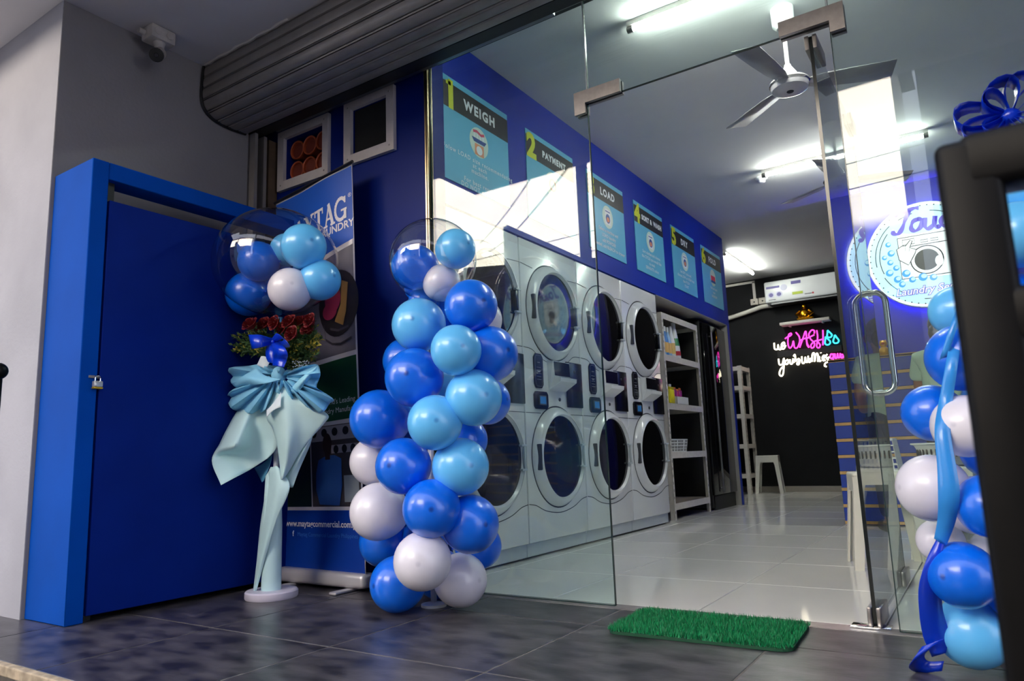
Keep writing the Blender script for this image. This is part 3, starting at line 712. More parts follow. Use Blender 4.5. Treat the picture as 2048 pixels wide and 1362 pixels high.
sheet('wrapping_sheet', [[(330, 640, -.02), (400, 650, -.04), (470, 640, -.05), (520, 600, -.05)], [(215, 745, -.03), (300, 742, -.08), (380, 748, -.05), (455, 735, -.05)], [(130, 890, -.08), (235, 905, -.14), (345, 870, -.06), (482, 850, -.04)], [(76, 1000, -.12), (185, 1030, -.18), (330, 990, -.05), (523, 960, -.03)], [(14, 1135, -.15), (120, 1085, -.10), (300, 1090, -.05), (512, 1045, -.03)], [(85, 1325, -.20), (190, 1268, -.15), (310, 1205, -.06), (450, 1115, -.04)]], M_wrapP)
sheet('wrapping_sheet', [[(470, 600, -.08), (560, 560, -.10), (640, 600, -.08), (760, 680, -.05)], [(440, 790, -.09), (560, 690, -.12), (700, 705, -.08), (918, 775, -.03)], [(485, 880, -.07), (590, 870, -.11), (720, 860, -.06), (885, 850, -.02)], [(520, 1000, -.06), (600, 1000, -.10), (690, 1000, -.05), (800, 945, -.02)], [(538, 1130, -.05), (590, 1140, -.08), (645, 1120, -.05), (705, 1062, -.03)], [(552, 1280, -.06), (565, 1278, -.07), (590, 1255, -.05), (622, 1205, -.04)]], M_wrapP)
sheet('folded_corner', [[(440, 740, -.12), (490, 690, -.13), (553, 600, -.13)], [(442, 795, -.13), (490, 745, -.14), (551, 715, -.135)]], mat('white_paper', (226, 238, 244), .6))
def frill(c, ring, m, name='tissue_ruffle', Y=0.0, amp=.035):
    rows = []
    for f_ in (.12, .35, .6, .82, 1.0):
        r = []
        for i, (x, y) in enumerate(ring):
            k = (1 if i % 2 else -1)*amp*f_
            r.append((c[0]+(x-c[0])*f_, c[1]+(y-c[1])*f_, Y+k-.03-.05*math.sin(f_*math.pi)))
        rows.append(r)
    return sheet(name, rows, m, n=3, solid=.0008)
frill((520, 470), [(560, 400), (480, 395), (400, 380), (300, 395), (148, 412), (162, 480), (165, 530), (230, 545), (150, 600), (135, 655), (160, 720), (215, 750), (300, 765), (370, 772), (430, 740), (480, 690), (550, 640)], M_tulle, Y=-.03)
frill((560, 480), [(520, 620), (590, 640), (640, 660), (700, 690), (780, 730), (830, 765), (890, 750), (930, 690), (965, 660), (900, 610), (830, 565), (850, 500), (860, 450), (835, 385), (740, 395), (650, 420), (590, 430)], M_tulle, Y=-.03)
sheet('tissue_fold', [[(165, 530, -.08), (250, 480, -.13), (360, 410, -.12)], [(200, 560, -.09), (300, 500, -.15), (430, 470, -.13)], [(250, 548, -.09), (400, 540, -.15), (555, 500, -.14)]], M_tulle)
sheet('tissue_fold', [[(640, 560, -.10), (720, 480, -.13), (835, 395, -.09)], [(625, 600, -.10), (720, 520, -.14), (830, 420, -.09)], [(665, 620, -.10), (720, 560, -.12), (800, 470, -.08)]], mat('pale_tissue', (150, 212, 236), .6))
sheet('folded_corner', [[(398, 320, -.10), (430, 322, -.11), (475, 345, -.10)], [(365, 390, -.10), (400, 405, -.12), (440, 420, -.11)]], MATS['white_paper'])
obj('tissue_knot', MB().ell(atY(*zp(535, 470), SY-.085), (.034, .03, .04), 16, 10), M_tulle, st)
bubp = bubble(st, 553, 525, 122, 107, SY, (('L', 607, 493, 46, -.07), ('L', 574, 500, 34, .03), ('B', 517, 523, 41, -.06), ('B', 474, 505, 36, .02), ('B', 497, 588, 45, -.02), ('W', 580, 579, 44, -.09), ('L', 640, 560, 42, .0), ('B', 545, 560, 44, .08)), (-2.62, SY))
obj('balloon_collar', MB().tube([bubp+Vector((0, .02, -.26)), bubp+Vector((0, .02, -.34))], [.016, .022], 14), M_tulleD, st)
# roses
M_rose = mat('deep_red_petal', (112, 8, 10), .55, noise=(20, .35)); M_stemg = mat('leaf_green', (52, 84, 34), .6, noise=(12, .3)); M_leafy = mat('yellow_green_leaf', (158, 146, 44), .6, noise=(12, .3))
def rose_mesh():
    mb = MB(); rnd = random.Random(3)
    for L_, (R, h, n, op) in enumerate(((.28, .95, 3, .1), (.5, .9, 4, .3), (.75, .78, 5, .6), (1.0, .6, 6, .95))):
        for k in range(n):
            a0 = 2*math.pi*(k+L_*.37)/n; wd = 2*math.pi/n*.72; rows = []
            for j in range(5):
                v = j/4; r = []
                for i in range(5):
                    u = i/4-.5; a = a0+u*wd*2*.62; rr = R*(.35+.65*v**.7)*(1+op*.18*max(0, v-.6))
                    z = -.35+(h+.35)*v-abs(u)*.5*v*.35-(.22*op if v > .9 else 0)+rnd.uniform(-.02, .02)
                    r.append((rr*math.cos(a), rr*math.sin(a), z))
                rows.append(r)
            mb.grid(rows)
    mb.ell((0, 0, .05), (.62, .62, .5), 12, 8)
    me = mb.mesh('rose', angle=60); me.materials.append(M_rose); return me
ROSE = rose_mesh()
SEP = MB()
for k in range(5):
    a = 2*math.pi*k/5; SEP.add([(0, 0, -.4), (.55*math.cos(a-.3), .55*math.sin(a-.3), -.25), (1.05*math.cos(a), 1.05*math.sin(a), -.2), (.55*math.cos(a+.3), .55*math.sin(a+.3), -.25)], [(0, 1, 2, 3)])
SEPM = SEP.mesh('sepals'); SEPM.materials.append(M_stemg)
for i, (x, y, s_, dY) in enumerate(((320, 82, 48, -.09), (425, 74, 42, -.04), (512, 66, 44, -.08), (622, 60, 46, -.06), (704, 62, 44, -.02), (786, 48, 44, -.05), (644, 150, 46, -.10), (770, 118, 46, -.03), (380, 120, 36, .03), (560, 110, 38, .02))):
    p = atY(*zp(x, y), SY+dY-.03); r = 1.4*s_/3.893*px_len(p)
    rot = Vector((.1*math.sin(i*2.1), -.85, .45+.25*math.cos(i*1.7))).normalized().to_track_quat('Z', 'Y')
    o = place('rose', ROSE, M_rose, st, p, rot, (r, r, r))
    k = bpy.data.objects.new('sepals', SEPM); COL.objects.link(k); k.parent = o
p = atY(*zp(155, 66), SY-.02)
obj('rosebud', MB().ell(p, (.011, .011, .014), 10, 7), mat('pink_bud', (226, 150, 140), .5), st)
rnd = random.Random(11); FG, FYl, STM = MB(), MB(), MB()
def leaf(mb, p, d, l, w_):
    d = d.normalized(); q_ = d.cross(Vector((rnd.uniform(-1, 1), rnd.uniform(-1, 1), rnd.uniform(-1, 1)))).normalized()*w_; n_ = d.cross(q_).normalized()*w_*.4
    mb.add([p, p+d*l*.45+q_+n_, p+d*l, p+d*l*.45-q_+n_], [(0, 1, 2, 3)])
for cx, cy, sx, sy, cnt, yel in ((250, 190, 120, 90, 46, .25), (240, 270, 110, 45, 26, .4), (730, 250, 120, 110, 54, .4), (800, 190, 70, 50, 16, .6), (690, 370, 120, 60, 24, .3), (540, 130, 300, 60, 60, .03), (480, 240, 240, 80, 60, .03)):
    for _ in range(cnt):
        a = atY(*zp(cx+rnd.uniform(-1, 1)*sx, cy+rnd.uniform(-1, 1)*sy), SY+rnd.uniform(-.07, .09))
        root = atY(*zp(540, 330), SY); d_ = (a-root).normalized(); b = a-d_*.09
        STM.tube([b, a], .0012, 4)
        for k in range(14):
            p = b.lerp(a, k/13); dv = d_+Vector((rnd.uniform(-1, 1), rnd.uniform(-1, 1), rnd.uniform(-1, 1)))*.9
            leaf(FYl if (rnd.random() < yel and k > 5) else FG, p, dv, rnd.uniform(.014, .030), rnd.uniform(.004, .008))
obj('green_foliage', FG, M_stemg, st, kind='stuff', smooth=False); obj('yellow_foliage', FYl, M_leafy, st, kind='stuff', smooth=False); obj('foliage_stems', STM, M_stemg, st, kind='stuff', smooth=False)
fl = MB()
for _ in range(60): fl.ell(atY(*zp(rnd.uniform(640, 770), rnd.uniform(355, 405)), SY-.06+rnd.uniform(-.03, .03)), rnd.uniform(.0016, .003), 6, 4)
obj('white_filler_flowers', fl, M_white, st, kind='stuff')
M_satin = mat('royal_blue_satin', (2, 56, 206), .28, noise=(6, .1), coat=.3)
M_satinL = mat('sky_satin', (52, 150, 236), .3, noise=(6, .1), coat=.3)
def ribbon(name, pts, wv, m, parent, n=6, z=zp, Y0=0.0, solid=.0006):
    """pts: (x, y, dY) centre line in measured directions; wv: (dx, dy) half-width direction per point"""
    A = smooth_pts([atY(*z(x-a, y-b), Y0+d_) for (x, y, d_), (a, b, _) in zip(pts, wv)], n); B = smooth_pts([atY(*z(x+a, y+b), Y0+d_+c) for (x, y, d_), (a, b, c) in zip(pts, wv)], n)
    return obj(name, MB().grid([[p_, p_.lerp(q_, .5), q_] for p_, q_ in zip(A, B)]), m, parent, solid=solid, angle=80)
ribbon('bow_loop', [(485, 200, -.13), (440, 205, -.16), (390, 205, -.19), (322, 208, -.20), (318, 205, -.17), (390, 190, -.14), (480, 200, -.12)], [(2, 22, 0), (4, 36, 0), (8, 46, 0), (12, 55, .0), (12, 50, .0), (4, 36, 0), (2, 20, 0)], M_satin, st, Y0=SY)
ribbon('bow_loop', [(490, 205, -.13), (520, 180, -.17), (550, 165, -.20), (592, 205, -.20), (590, 225, -.17), (550, 225, -.14), (495, 210, -.12)], [(14, 14, 0), (26, 16, 0), (30, 22, 0), (26, 30, 0), (24, 26, 0), (14, 26, 0), (10, 12, 0)], M_satin, st, Y0=SY)
ribbon('bow_tail', [(500, 212, -.14), (530, 245, -.19), (548, 300, -.20), (545, 345, -.18), (530, 400, -.18)], [(18, -4, 0), (46, 0, 0), (56, 4, .01), (52, 6, .01), (44, 8, 0)], M_satin, st, Y0=SY)
ribbon('bow_tail', [(485, 215, -.13), (465, 270, -.16), (470, 330, -.17), (480, 375, -.16)], [(16, 2, 0), (30, 4, 0), (34, 4, .01), (28, 8, 0)], M_satin, st, Y0=SY)
obj('bow_knot', MB().ell(atY(*zp(490, 208), SY-.15), (.009, .008, .009), 12, 8), M_satin, st)

# ------------------------------------------------------------------ right-hand balloon column with ribbons
AR = (.0, 2.24)
rc = thing('balloon_column', 'blue and white balloon column draped with satin ribbon behind the black rail', 'balloons', (AR[0], AR[1], 0))
for c, x, y, r, Y in (
    ('L', 1945, 1265, 70, 2.16), ('W', 2040, 1290, 62, 2.2), ('B', 1925, 1150, 66, 2.06), ('B', 2040, 1180, 66, 2.14), ('W', 1880, 1082, 44, 2.32), ('W', 1990, 1110, 50, 2.34),
    ('W', 1864, 976, 67, 2.14), ('B', 1980, 1012, 64, 2.04), ('L', 2060, 1010, 60, 2.2), ('W', 1948, 1010, 58, 2.16), ('B', 1864, 826, 57, 2.20), ('W', 1930, 852, 63, 2.06), ('W', 2060, 850, 62, 2.12), ('B', 1985, 900, 60, 2.2),
    ('B', 1924, 715, 68, 2.12), ('B', 2035, 725, 62, 2.06), ('L', 1990, 800, 60, 2.22), ('L', 1912, 622, 51, 2.28), ('B', 2040, 610, 64, 2.16), ('L', 1990, 640, 55, 2.2),
    ('L', 2036, 470, 68, 2.06), ('B', 1970, 540, 56, 2.22), ('L', 2050, 375, 62, 2.12), ('B', 1994, 400, 44, 2.26), ('B', 1990, 455, 40, 2.3), ('B', 2010, 330, 46, 2.2)):
    balloon(rc, c, x, y, r, Y, AR)
obj('centre_pole', MB().tube([(AR[0], AR[1], 0), (AR[0]+.09, AR[1], 1.36)], .012, 8), M_white, rc)
ident = lambda x, y: (x, y)
ribbon('ribbon_tail', [(1935, 560, 2.16), (1918, 640, 2.10), (1905, 720, 2.02), (1892, 800, 2.02), (1885, 860, 1.99), (1893, 930, 1.98), (1898, 990, 1.98), (1893, 1040, 2.0), (1880, 1085, 2.02)],
       [(9, 2, 0), (10, 2, 0), (12, 2, 0), (14, 0, 0), (16, 0, 0), (19, 0, .0), (22, 0, 0), (18, 4, .01), (12, 8, .01)], M_satinL, rc, z=ident)
ribbon('ribbon_tail', [(1884, 1075, 2.03), (1868, 1120, 2.02), (1860, 1170, 2.03), (1862, 1220, 2.05), (1872, 1270, 2.08), (1878, 1310, 2.1)], [(6, 6, 0), (14, 4, 0), (22, 0, .02), (24, 0, .02), (26, -2, .02), (14, -4, .0)], M_satin, rc, z=ident)
ribbon('ribbon_curl', [(1866, 1285, 2.08), (1848, 1305, 2.08), (1834, 1322, 2.10), (1848, 1334, 2.13), (1886, 1332, 2.13)], [(22, -8, 0), (22, -14, .0), (16, -14, .0), (8, -12, 0), (2, -10, 0)], M_satin, rc, z=ident)
ribbon('ribbon_tail', [(1945, 560, 2.1), (1912, 640, 2.03), (1892, 700, 2.03), (1884, 720, 2.05)], [(6, 2, 0), (7, 2, 0), (7, 1, 0), (5, 0, 0)], M_satinL, rc, z=ident)
# bow loops at the top
def loop(a, b, w_, lift, m=M_satin):
    """closed ribbon loop from the knot a out to b (directions) """
    A = atY(*a, 2.16); Bp = atY(*b, 2.10); d = Bp-A; n_ = Vector((0, -1, 0)); up = d.cross(n_).normalized(); rows = []
    for k in range(17):
        t = k/16*2*math.pi; q_ = A+d*(.5-.5*math.cos(t))+up*lift*math.sin(t)*(.5-.5*math.cos(t))**.5
        ww = n_*w_*(.4+.6*(.5-.5*math.cos(t)))+up*w_*.15
        rows.append([q_-ww, q_, q_+ww])
    obj('bow_loop', MB().grid(rows), m, rc, solid=.0008, angle=80)
kn = (2020, 232)
for b, w_, lf in (((1908, 243), .035, .045), ((1966, 195), .03, .03), ((1990, 168), .034, .05), ((2045, 150), .03, .04), ((2080, 190), .035, .045), ((1930, 278), .03, .04), ((2100, 250), .035, .04), ((1975, 268), .03, .03), ((2030, 290), .03, .04)):
    loop(kn, b, w_, lf)
obj('bow_knot', MB().ell(atY(*kn, 2.15), (.025, .02, .02), 14, 9), M_satin, rc)

# ------------------------------------------------------------------ grass mat
A_, B_, C_ = Vector((-1.10, 2.15, 0)), Vector((-.535, 2.165, 0)), Vector((-1.115, 2.49, 0))
gm = thing('door_mat', 'green artificial grass door mat at the threshold', 'mat', (-.82, 2.32, 0))
mp_ = lambda u, v: A_+(B_-A_)*u+(C_-A_)*v
rr = .04; outline = []
for cx, cy, a0 in ((1, 0, -90), (1, 1, 0), (0, 1, 90), (0, 0, 180)):
    for k in range(5):
        a = math.radians(a0+90*k/4); o_ = mp_(cx, cy); ins = Vector((-rr if cx else rr, -rr if cy else rr, 0))
        p = o_+ins+Vector((rr*math.cos(a), rr*math.sin(a), 0)); outline.append((p.x, p.y))
obj('mat_backing', MB().prism(outline, (Vector((0, 0, 0)), Vector((1, 0, 0)), Vector((0, 1, 0))), .001, .010), mat('dark_green_backing', (14, 70, 44), .8), gm, smooth=False)
rnd = random.Random(5); gb = [MB(), MB(), MB()]
for i in range(15000):
    u, v = rnd.random(), rnd.random()
    p = mp_(u, v)+Vector((0, 0, .009))
    if (u < .03 or u > .97) and (v < .05 or v > .95): continue
    a = rnd.uniform(0, 6.283); d = Vector((math.cos(a), math.sin(a), 0)); h = rnd.uniform(.010, .019); l = Vector((rnd.uniform(-1, 1), rnd.uniform(-1, 1), 0))*.009
    gb[i % 3].add([p-d*.0014, p+d*.0014, p+l+Vector((0, 0, h))], [(0, 1, 2)])
for k, c in enumerate(((8, 132, 76), (14, 158, 94), (6, 106, 60))):
    obj('grass_blades', gb[k], mat('grass_green_%d' % k, c, .5), gm, kind='stuff', smooth=False)

# ------------------------------------------------------------------ black steel railing in the foreground
M_rail = mat('black_gate_paint', (11, 10, 10), .42, noise=(30, .3), spec=.12)
gr = thing('steel_railing', 'black tubular steel railing close to the camera on the right', 'railing', (.02, .62, -.17))
tw = .0205
def bar(a, b, r=tw):
    mb = MB(); a, b = Vector(a), Vector(b)
    if abs((b-a).z) > .1: mb.rbox((a.x-r, a.y-r, a.z), (a.x+r, a.y+r, b.z), .007, 3)
    else: mb.rbox((a.x, a.y-r, a.z-r), (b.x, a.y+r, a.z+r), .007, 3)
    return mb
RX, RY, RZ = .0085, .62, .765
obj('post', bar((RX, RY, -.17), (RX, RY, RZ+tw)), M_rail, gr)
obj('top_rail', bar((RX-.004, RY, RZ+.003), (1.2, RY, RZ+.003), tw+.0005), M_rail, gr)
obj('mid_rail', bar((RX+.01, RY, .652), (1.2, RY, .652)), M_rail, gr)
obj('low_rail', bar((RX+.01, RY, .02), (1.2, RY, .02)), M_rail, gr)
obj('post', bar((1.2, RY, -.17), (1.2, RY, RZ)), M_rail, gr)
for k in range(5): obj('baluster', bar((.22+k*.2, RY, .02), (.22+k*.2, RY, .64), .01), M_rail, gr)
p = atY(-2, 742, 1.02)
gp = thing('gate_post', 'black gate post with ball cap at the far left edge', 'post', (p.x, p.y, -.17))
obj('post_shaft', MB().tube([(p.x-.012, p.y, -.17), (p.x-.012, p.y, p.z-.012)], .016, 12), M_rail, gp)
obj('ball_cap', MB().ell((p.x-.004, p.y, p.z), .028, 16, 10), M_rail, gp)
# ------------------------------------------------------------------ washer / dryer stacks
M_wash = mat('washer_white_enamel', (222, 224, 226), .24, noise=(4, .02), coat=.3)
M_washgrey = mat('washer_plinth_grey', (188, 196, 202), .35)
M_seam = mat('seam_shadow_gap', (52, 54, 58), .8)
M_wglass = mat('smoked_door_glass', (7, 7, 10), .04, spec=.45)
M_blackp = mat('black_panel', (15, 16, 22), .22, noise=(6, .2))
M_card = mat('panel_print', (120, 124, 134), .5)
M_screen = emat('blue_screen', (40, 110, 170), .06)
M_handle = mat('handle_grey', (58, 60, 66), .35)
Y0 = 2.752; SW = .698
wt = thing('stacked_washer', 'first white stacked washer-dryer, mostly hidden behind the balloons', 'washer', (XW, Y0+SW/2, 0), 'stacked washers along the poster wall')
def wp(y, z, x=0.0): return Vector((XW+x, Y0+y, z))
obj('body', MB().rbox((XW-.70, Y0+.003, .085), (XW, Y0+SW-.003, 1.858), .012, 2), M_wash, wt)
obj('plinth', MB().rbox((XW-.68, Y0+.002, .012), (XW-.022, Y0+SW-.002, .086), .003, 1), M_washgrey, wt)
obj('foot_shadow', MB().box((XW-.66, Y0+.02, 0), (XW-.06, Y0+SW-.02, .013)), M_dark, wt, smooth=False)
fx = frame_map(FX((XW, Y0, 0)), .0012)
CY = .352; RO, RG = .284, .244
def door(name, cz, latch):
    prof = [(RO+.012, 0), (RO+.010, .010), (RO-.004, .028), (RO-.018, .044), (RO-.034, .050), (RG+.008, .046), (RG, .036), (RG-.004, .030)]
    d = obj(name, MB().lathe(prof, wp(CY, cz), 'x', 56), M_wash, wt, angle=50)
    obj('door_glass', MB().lathe([(RG-.001, .031), (RG*.8, .033), (RG*.5, .0345), (RG*.2, .0352), (0, .0353)], wp(CY, cz), 'x', 56), M_wglass, d, angle=80)
    obj('door_gap', MB().lathe([(RO+.013, .001), (RO+.018, .0025), (RO+.020, .0005)], wp(CY, cz), 'x', 56), M_seam, d)
    obj('pull_recess', MB().rbox(wp(CY-RO+.006, cz-.075, .020), wp(CY-RO+.030, cz+.075, .046), .006), M_handle, d, label='dark recessed door pull')
    obj('hinge_arm', MB().rbox(wp(CY+RG-.002, cz-.072, .03), wp(CY+RG+.012, cz+.072, .054), .004), M_washgrey if not latch else M_wash, d)
    if latch: obj('latch_inset', MB().rbox(wp(CY+RG-.03, cz-.06, .032), wp(CY+RG-.004, cz+.06, .05), .004), M_blackp, d)
    for s_ in (-1, 1): obj('hinge_pin', MB().rbox(wp(CY+RG-.03, cz+s_*.066-.006, .034), wp(CY+RG+.022, cz+s_*.066+.006, .056), .003), M_washgrey, d)
    return d
door('upper_door', 1.442, True); door('lower_door', .56, False)
def seam(pts, w_=.005):
    mb = MB(); stroke(mb, pts, w_, fx); return obj('panel_seam', mb, M_seam, wt)
arc = lambda cz, r, a0, a1, n=24: [(CY+r*math.cos(math.radians(a0+(a1-a0)*k/n)), cz+r*math.sin(math.radians(a0+(a1-a0)*k/n))) for k in range(n+1)]
sm2 = lambda P: [(p.x, p.y) for p in smooth_pts([(x, y, 0) for x, y in P], 6)]
seam(sm2([(.004, .300), (.08, .288), (.19, .250), (CY, .230), (.51, .250), (.62, .288), (SW-.004, .300)]))
seam([(.004, .815), (.17, .815)], .004); seam([(.53, .815), (SW-.004, .815)], .004)
seam(sm2([(.004, 1.195), (.10, 1.188), (.19, 1.145), (CY, 1.118), (.51, 1.145), (.60, 1.188), (SW-.004, 1.195)]), .004)
seam([(0.004, 1.70), (.14, 1.69)], .004); seam([(.56, 1.69), (SW-.004, 1.70)], .004)
# control strip
card = [(.105, .985), (.125, .962), (.185, .962), (.205, .985), (.205, 1.145), (.185, 1.168), (.125, 1.168), (.105, 1.145)]
cp = obj('selector_panel', MB().prism(card, FX((XW, Y0, 0)), 0, .008), M_blackp, wt, smooth=False)
fc = frame_map(FX((XW, Y0, 0)), .0086); mb = MB()
stroke(mb, [(.116, .99), (.13, .973), (.18, .973), (.194, .99), (.194, 1.14), (.18, 1.157), (.13, 1.157), (.116, 1.14)], .002, fc, closed=True)
for k in range(2): stroke(mb, [(.14, 1.115-k*.055), (.17, 1.115-k*.055)], .006, fc)
for k in range(5): stroke(mb, [(.13, 1.085-k*.018), (.18, 1.085-k*.018)], .003, fc)
obj('panel_print', mb, M_card, cp)
dp_ = [(.095, .855), (.112, .838), (.225, .838), (.242, .855), (.242, .925), (.225, .942), (.112, .942), (.095, .925)]
ds = obj('display_unit', MB().prism(dp_, FX((XW, Y0, 0)), 0, .014), M_blackp, wt, smooth=False)
obj('display_bezel', MB().rbox(wp(.13, .862, .012), wp(.212, .918, .020), .003), M_handle, ds)
obj('screen', MB().box(wp(.138, .869, .02), wp(.204, .911, .0206)), M_screen, ds, smooth=False)
HP = [(.0, 1.138, 0), (.046, 1.132, 0), (.034, 1.042, .028), (.078, 1.030, .030), (.076, 1.006, .028), (.002, .955, .012)]
hd = MB(); nH = len(HP)
hd.add([wp(.262+dy, z, x) for x, z, dy in HP]+[wp(.462+dy, z, x) for x, z, dy in HP], [(k, (k+1) % nH, nH+(k+1) % nH, nH+k) for k in range(nH)]+[tuple(range(nH)), tuple(nH+k for k in reversed(range(nH)))])
ho = obj('coin_hood', hd, M_wash, wt, smooth=False)
fa, fb, fc_, fd_ = wp(.266, 1.128, .0475), wp(.458, 1.128, .0475), wp(.484, 1.046, .0365), wp(.294, 1.046, .0365)
obj('hood_face', MB().add([fa, fb, fc_, fd_], [(0, 1, 2, 3)]), M_blackp, ho, smooth=False)
cb = obj('coin_box', MB().rbox(wp(.485, .860, 0), wp(SW-.008, 1.150, .012), .006), M_blackp, wt)
obj('coin_slot', MB().rbox(wp(.575, 1.085, .012), wp(.595, 1.10, .016), .002), M_handle, cb)
obj('key_lock', MB().lathe([(.012, 0), (.011, .005), (.004, .006)], wp(.40, .905), 'x', 14), M_handle, wt)
for k, lb in enumerate(('second white stacked washer-dryer, glowing sign mirrored in its upper door', 'third white stacked washer-dryer, cut by the edge of the glass panel', 'last white stacked washer-dryer, next to the shelf rack')):
    c = copy_tree(wt); c.location.y += SW*(k+1); c['label'] = lb

# ------------------------------------------------------------------ step posters
M_post = mat('poster_light_blue', (92, 178, 214), .42, noise=(3, .04)); M_pblack = mat('poster_black', (24, 22, 26), .45); M_pyel = mat('poster_yellow', (206, 214, 34), .5)
M_pwhite = mat('poster_white', (232, 236, 240), .5); M_pcream = mat('poster_cream', (206, 226, 214), .5); M_porange = mat('poster_orange', (222, 138, 96), .5); M_pdblue = mat('poster_dark_blue', (36, 74, 148), .5); M_pred = mat('poster_pink', (206, 60, 92), .5)
PW, PH, PP, PY, PZ = .605, .582, .8095, 2.757, 2.588
posters = (('WEIGH', ['Folow LOAD size recommendating', 'at each', 'machine.', '', 'For best results', 'DO NOT overload'], 'scale'),
           ('PAYMENT', ['Pay at the', 'counter'], 'coin'),
           ('LOAD', ['Select a machine and', 'LOAD laundry', 'add POWDER', 'if needed, add BLEACH to drawer'], 'load'),
           ('SORT & WASH', ['Sort clothes and choose', 'the CYCLE you would like', 'to wash', 'SEPARATE colors'], 'wash'),
           ('DRY', ['Set DRY cycle and', 'choose LOW or HIGH heat', 'then PUSH', 'START'], 'dry'),
           ('FOLD', ['Fold and pack', 'your', 'LAUNDRY'], 'fold'))
lab = ('step one', 'step two', 'step three', 'step four', 'step five', 'step six')
for i, (title, lines, icon) in enumerate(posters):
    y0 = PY+PP*i
    t = thing('step_poster', 'light blue %s poster headed %s on the blue bulkhead' % (lab[i], title), 'poster', (XW, y0+PW/2, PZ-PH), 'step posters above the washers')
    obj('board', MB().box((XW+.001, y0, PZ-PH), (XW+.006, y0+PW, PZ)), M_post, t, smooth=False)
    f0 = frame_map(FX((XW, y0, PZ)), .0066)
    mb = MB(); rect(mb, 0, -.178, PW, -.034, f0); obj('header_band', mb, M_pblack, t)
    mb = MB(); text_on(mb, str(i+1), lambda x, y, e=0: f0(x, y, .0012), .062, -.106, .215, bold=.010); 
    if i == 0: rect(mb, .022, -.048, .065, -.026, f0, .0012)
    obj('step_number', mb, M_pyel, t)
    mb = MB(); sz = .078 if len(title) < 7 else .058
    words = [(title, .325 if len(title) < 7 else .345, sz)] if ' ' not in title else [('SORT &', .255, .058), ('WASH', .485, .058)]
    for wd, tx, sz in words:
        mb = MB(); text_on(mb, wd, lambda x, y, e=0: f0(x, y, .0010), tx, -.108, sz, bold=.0035, space=1.25 if ' ' not in title else 1.1); obj('title_lettering', mb, M_pwhite, t)
    mb = MB(); yy = -.405 if i == 0 else -.40
    for ln in lines:
        if ln: text_on(mb, ln, lambda x, y, e=0: f0(x, y, .0010), .31, yy, .036, bold=.0006, space=1.25 if i == 0 else 1.05)
        yy -= .033 if i == 0 else .042
    obj('body_lettering', mb, M_pwhite, t)
    cx, cy = .31, -.285
    mb = MB(); disc(mb, cx, cy, .088, .088, f0, .0004); obj('icon_disc', mb, M_pcream, t)
    A, B_c, C_c, D_c = MB(), MB(), MB(), MB()
    if icon == 'scale':
        rect(A, cx-.042, cy-.078, cx+.042, cy-.012, f0, .0012); disc(B_c, cx, cy-.046, .028, .026, f0, .0016)
        poly(C_c, [(cx-.07, cy+.02), (cx+.07, cy+.02), (cx+.05, cy-.004), (cx-.05, cy-.004)], f0, .0014)
        for k in range(4): rect(B_c, cx-.05+k*.027, cy+.02, cx-.035+k*.027, cy+.05, f0, .0012)
        stroke(D_c, [(cx-.055, cy+.055), (cx-.02, cy+.062), (cx+.02, cy+.05), (cx+.05, cy+.06)], .016, f0, e=.0014)
    elif icon == 'fold':
        rect(C_c, cx-.07, cy-.055, cx+.07, cy-.03, f0, .0012); rect(D_c, cx-.066, cy-.03, cx+.066, cy+.02, f0, .0014)
    elif icon == 'coin':
        disc(A, cx, cy, .045, .045, f0, .0012); disc(B_c, cx, cy, .03, .03, f0, .0016)
    else:
        rect(B_c, cx-.045, cy-.06, cx+.045, cy+.06, f0, .0012); disc(C_c, cx, cy-.012, .036, .036, f0, .0016)
        disc(A, cx, cy-.02, .024, .02, f0, .002); stroke(C_c, [(cx-.04, cy+.042), (cx+.04, cy+.042)], .008, f0, e=.0018)
    for m_, n_, q_ in ((A, 'icon_orange', M_porange), (B_c, 'icon_white', M_pwhite), (C_c, 'icon_blue', M_pdblue), (D_c, 'icon_red', M_pred)):
        if m_.v: obj(n_, m_, q_, t)

# ------------------------------------------------------------------ slotted-angle shelf rack with goods
M_angle = mat('cream_angle_steel', (206, 200, 192), .5, noise=(30, .08)); M_board = mat('shelf_ply', (128, 116, 104), .7, noise=(8, .2))
def rack(name, label, x0, x1, y0, y1, H_, levels, grp=None, sc=1.0):
    t = thing(name, label, 'shelf', ((x0+x1)/2, (y0+y1)/2, 0)); wd, th = .038*sc, .003
    for x, sx in ((x0, 1), (x1, -1)):
        for y, sy in ((y0, 1), (y1, -1)):
            mb = MB().box((x, y, .0), (x+sx*th, y+sy*wd, H_)).box((x, y, .0), (x+sx*wd, y+sy*th, H_))
            p_ = obj('post', mb, M_angle, t, smooth=False)
            h_ = MB()
            for k in range(int(H_/.06)):
                zz = .05+k*.06; xx = x+(th+.0006)*sx if sx > 0 else x+.0006
                h_.box((x-sx*.0006, y+sy*wd*.4, zz), (x+sx*.0004, y+sy*wd*.6, zz+.022))
            obj('bolt_slots', h_, M_seam, p_, smooth=False, kind='stuff')
    for z in levels:
        s_ = obj('shelf', MB().box((x0+.006, y0+.006, z-.012), (x1-.006, y1-.006, z)), M_board, t, smooth=False)
        mb = MB().box((x1-.004, y0, z-.052), (x1+.001, y1, z+.002)).box((x0-.001, y0, z-.052), (x0+.004, y1, z+.002)).box((x0, y0-.001, z-.052), (x1, y0+.004, z+.002)).box((x0, y1-.004, z-.052), (x1, y1+.001, z+.002))
        obj('shelf_rim', mb, M_angle, s_, smooth=False)
    return t
RX1 = -2.262
rack('shelf_rack', 'cream slotted-steel shelf rack beside the last washer', RX1-.42, RX1, 5.79, 6.70, 1.76, (.132, .558, .972, 1.392, 1.758))
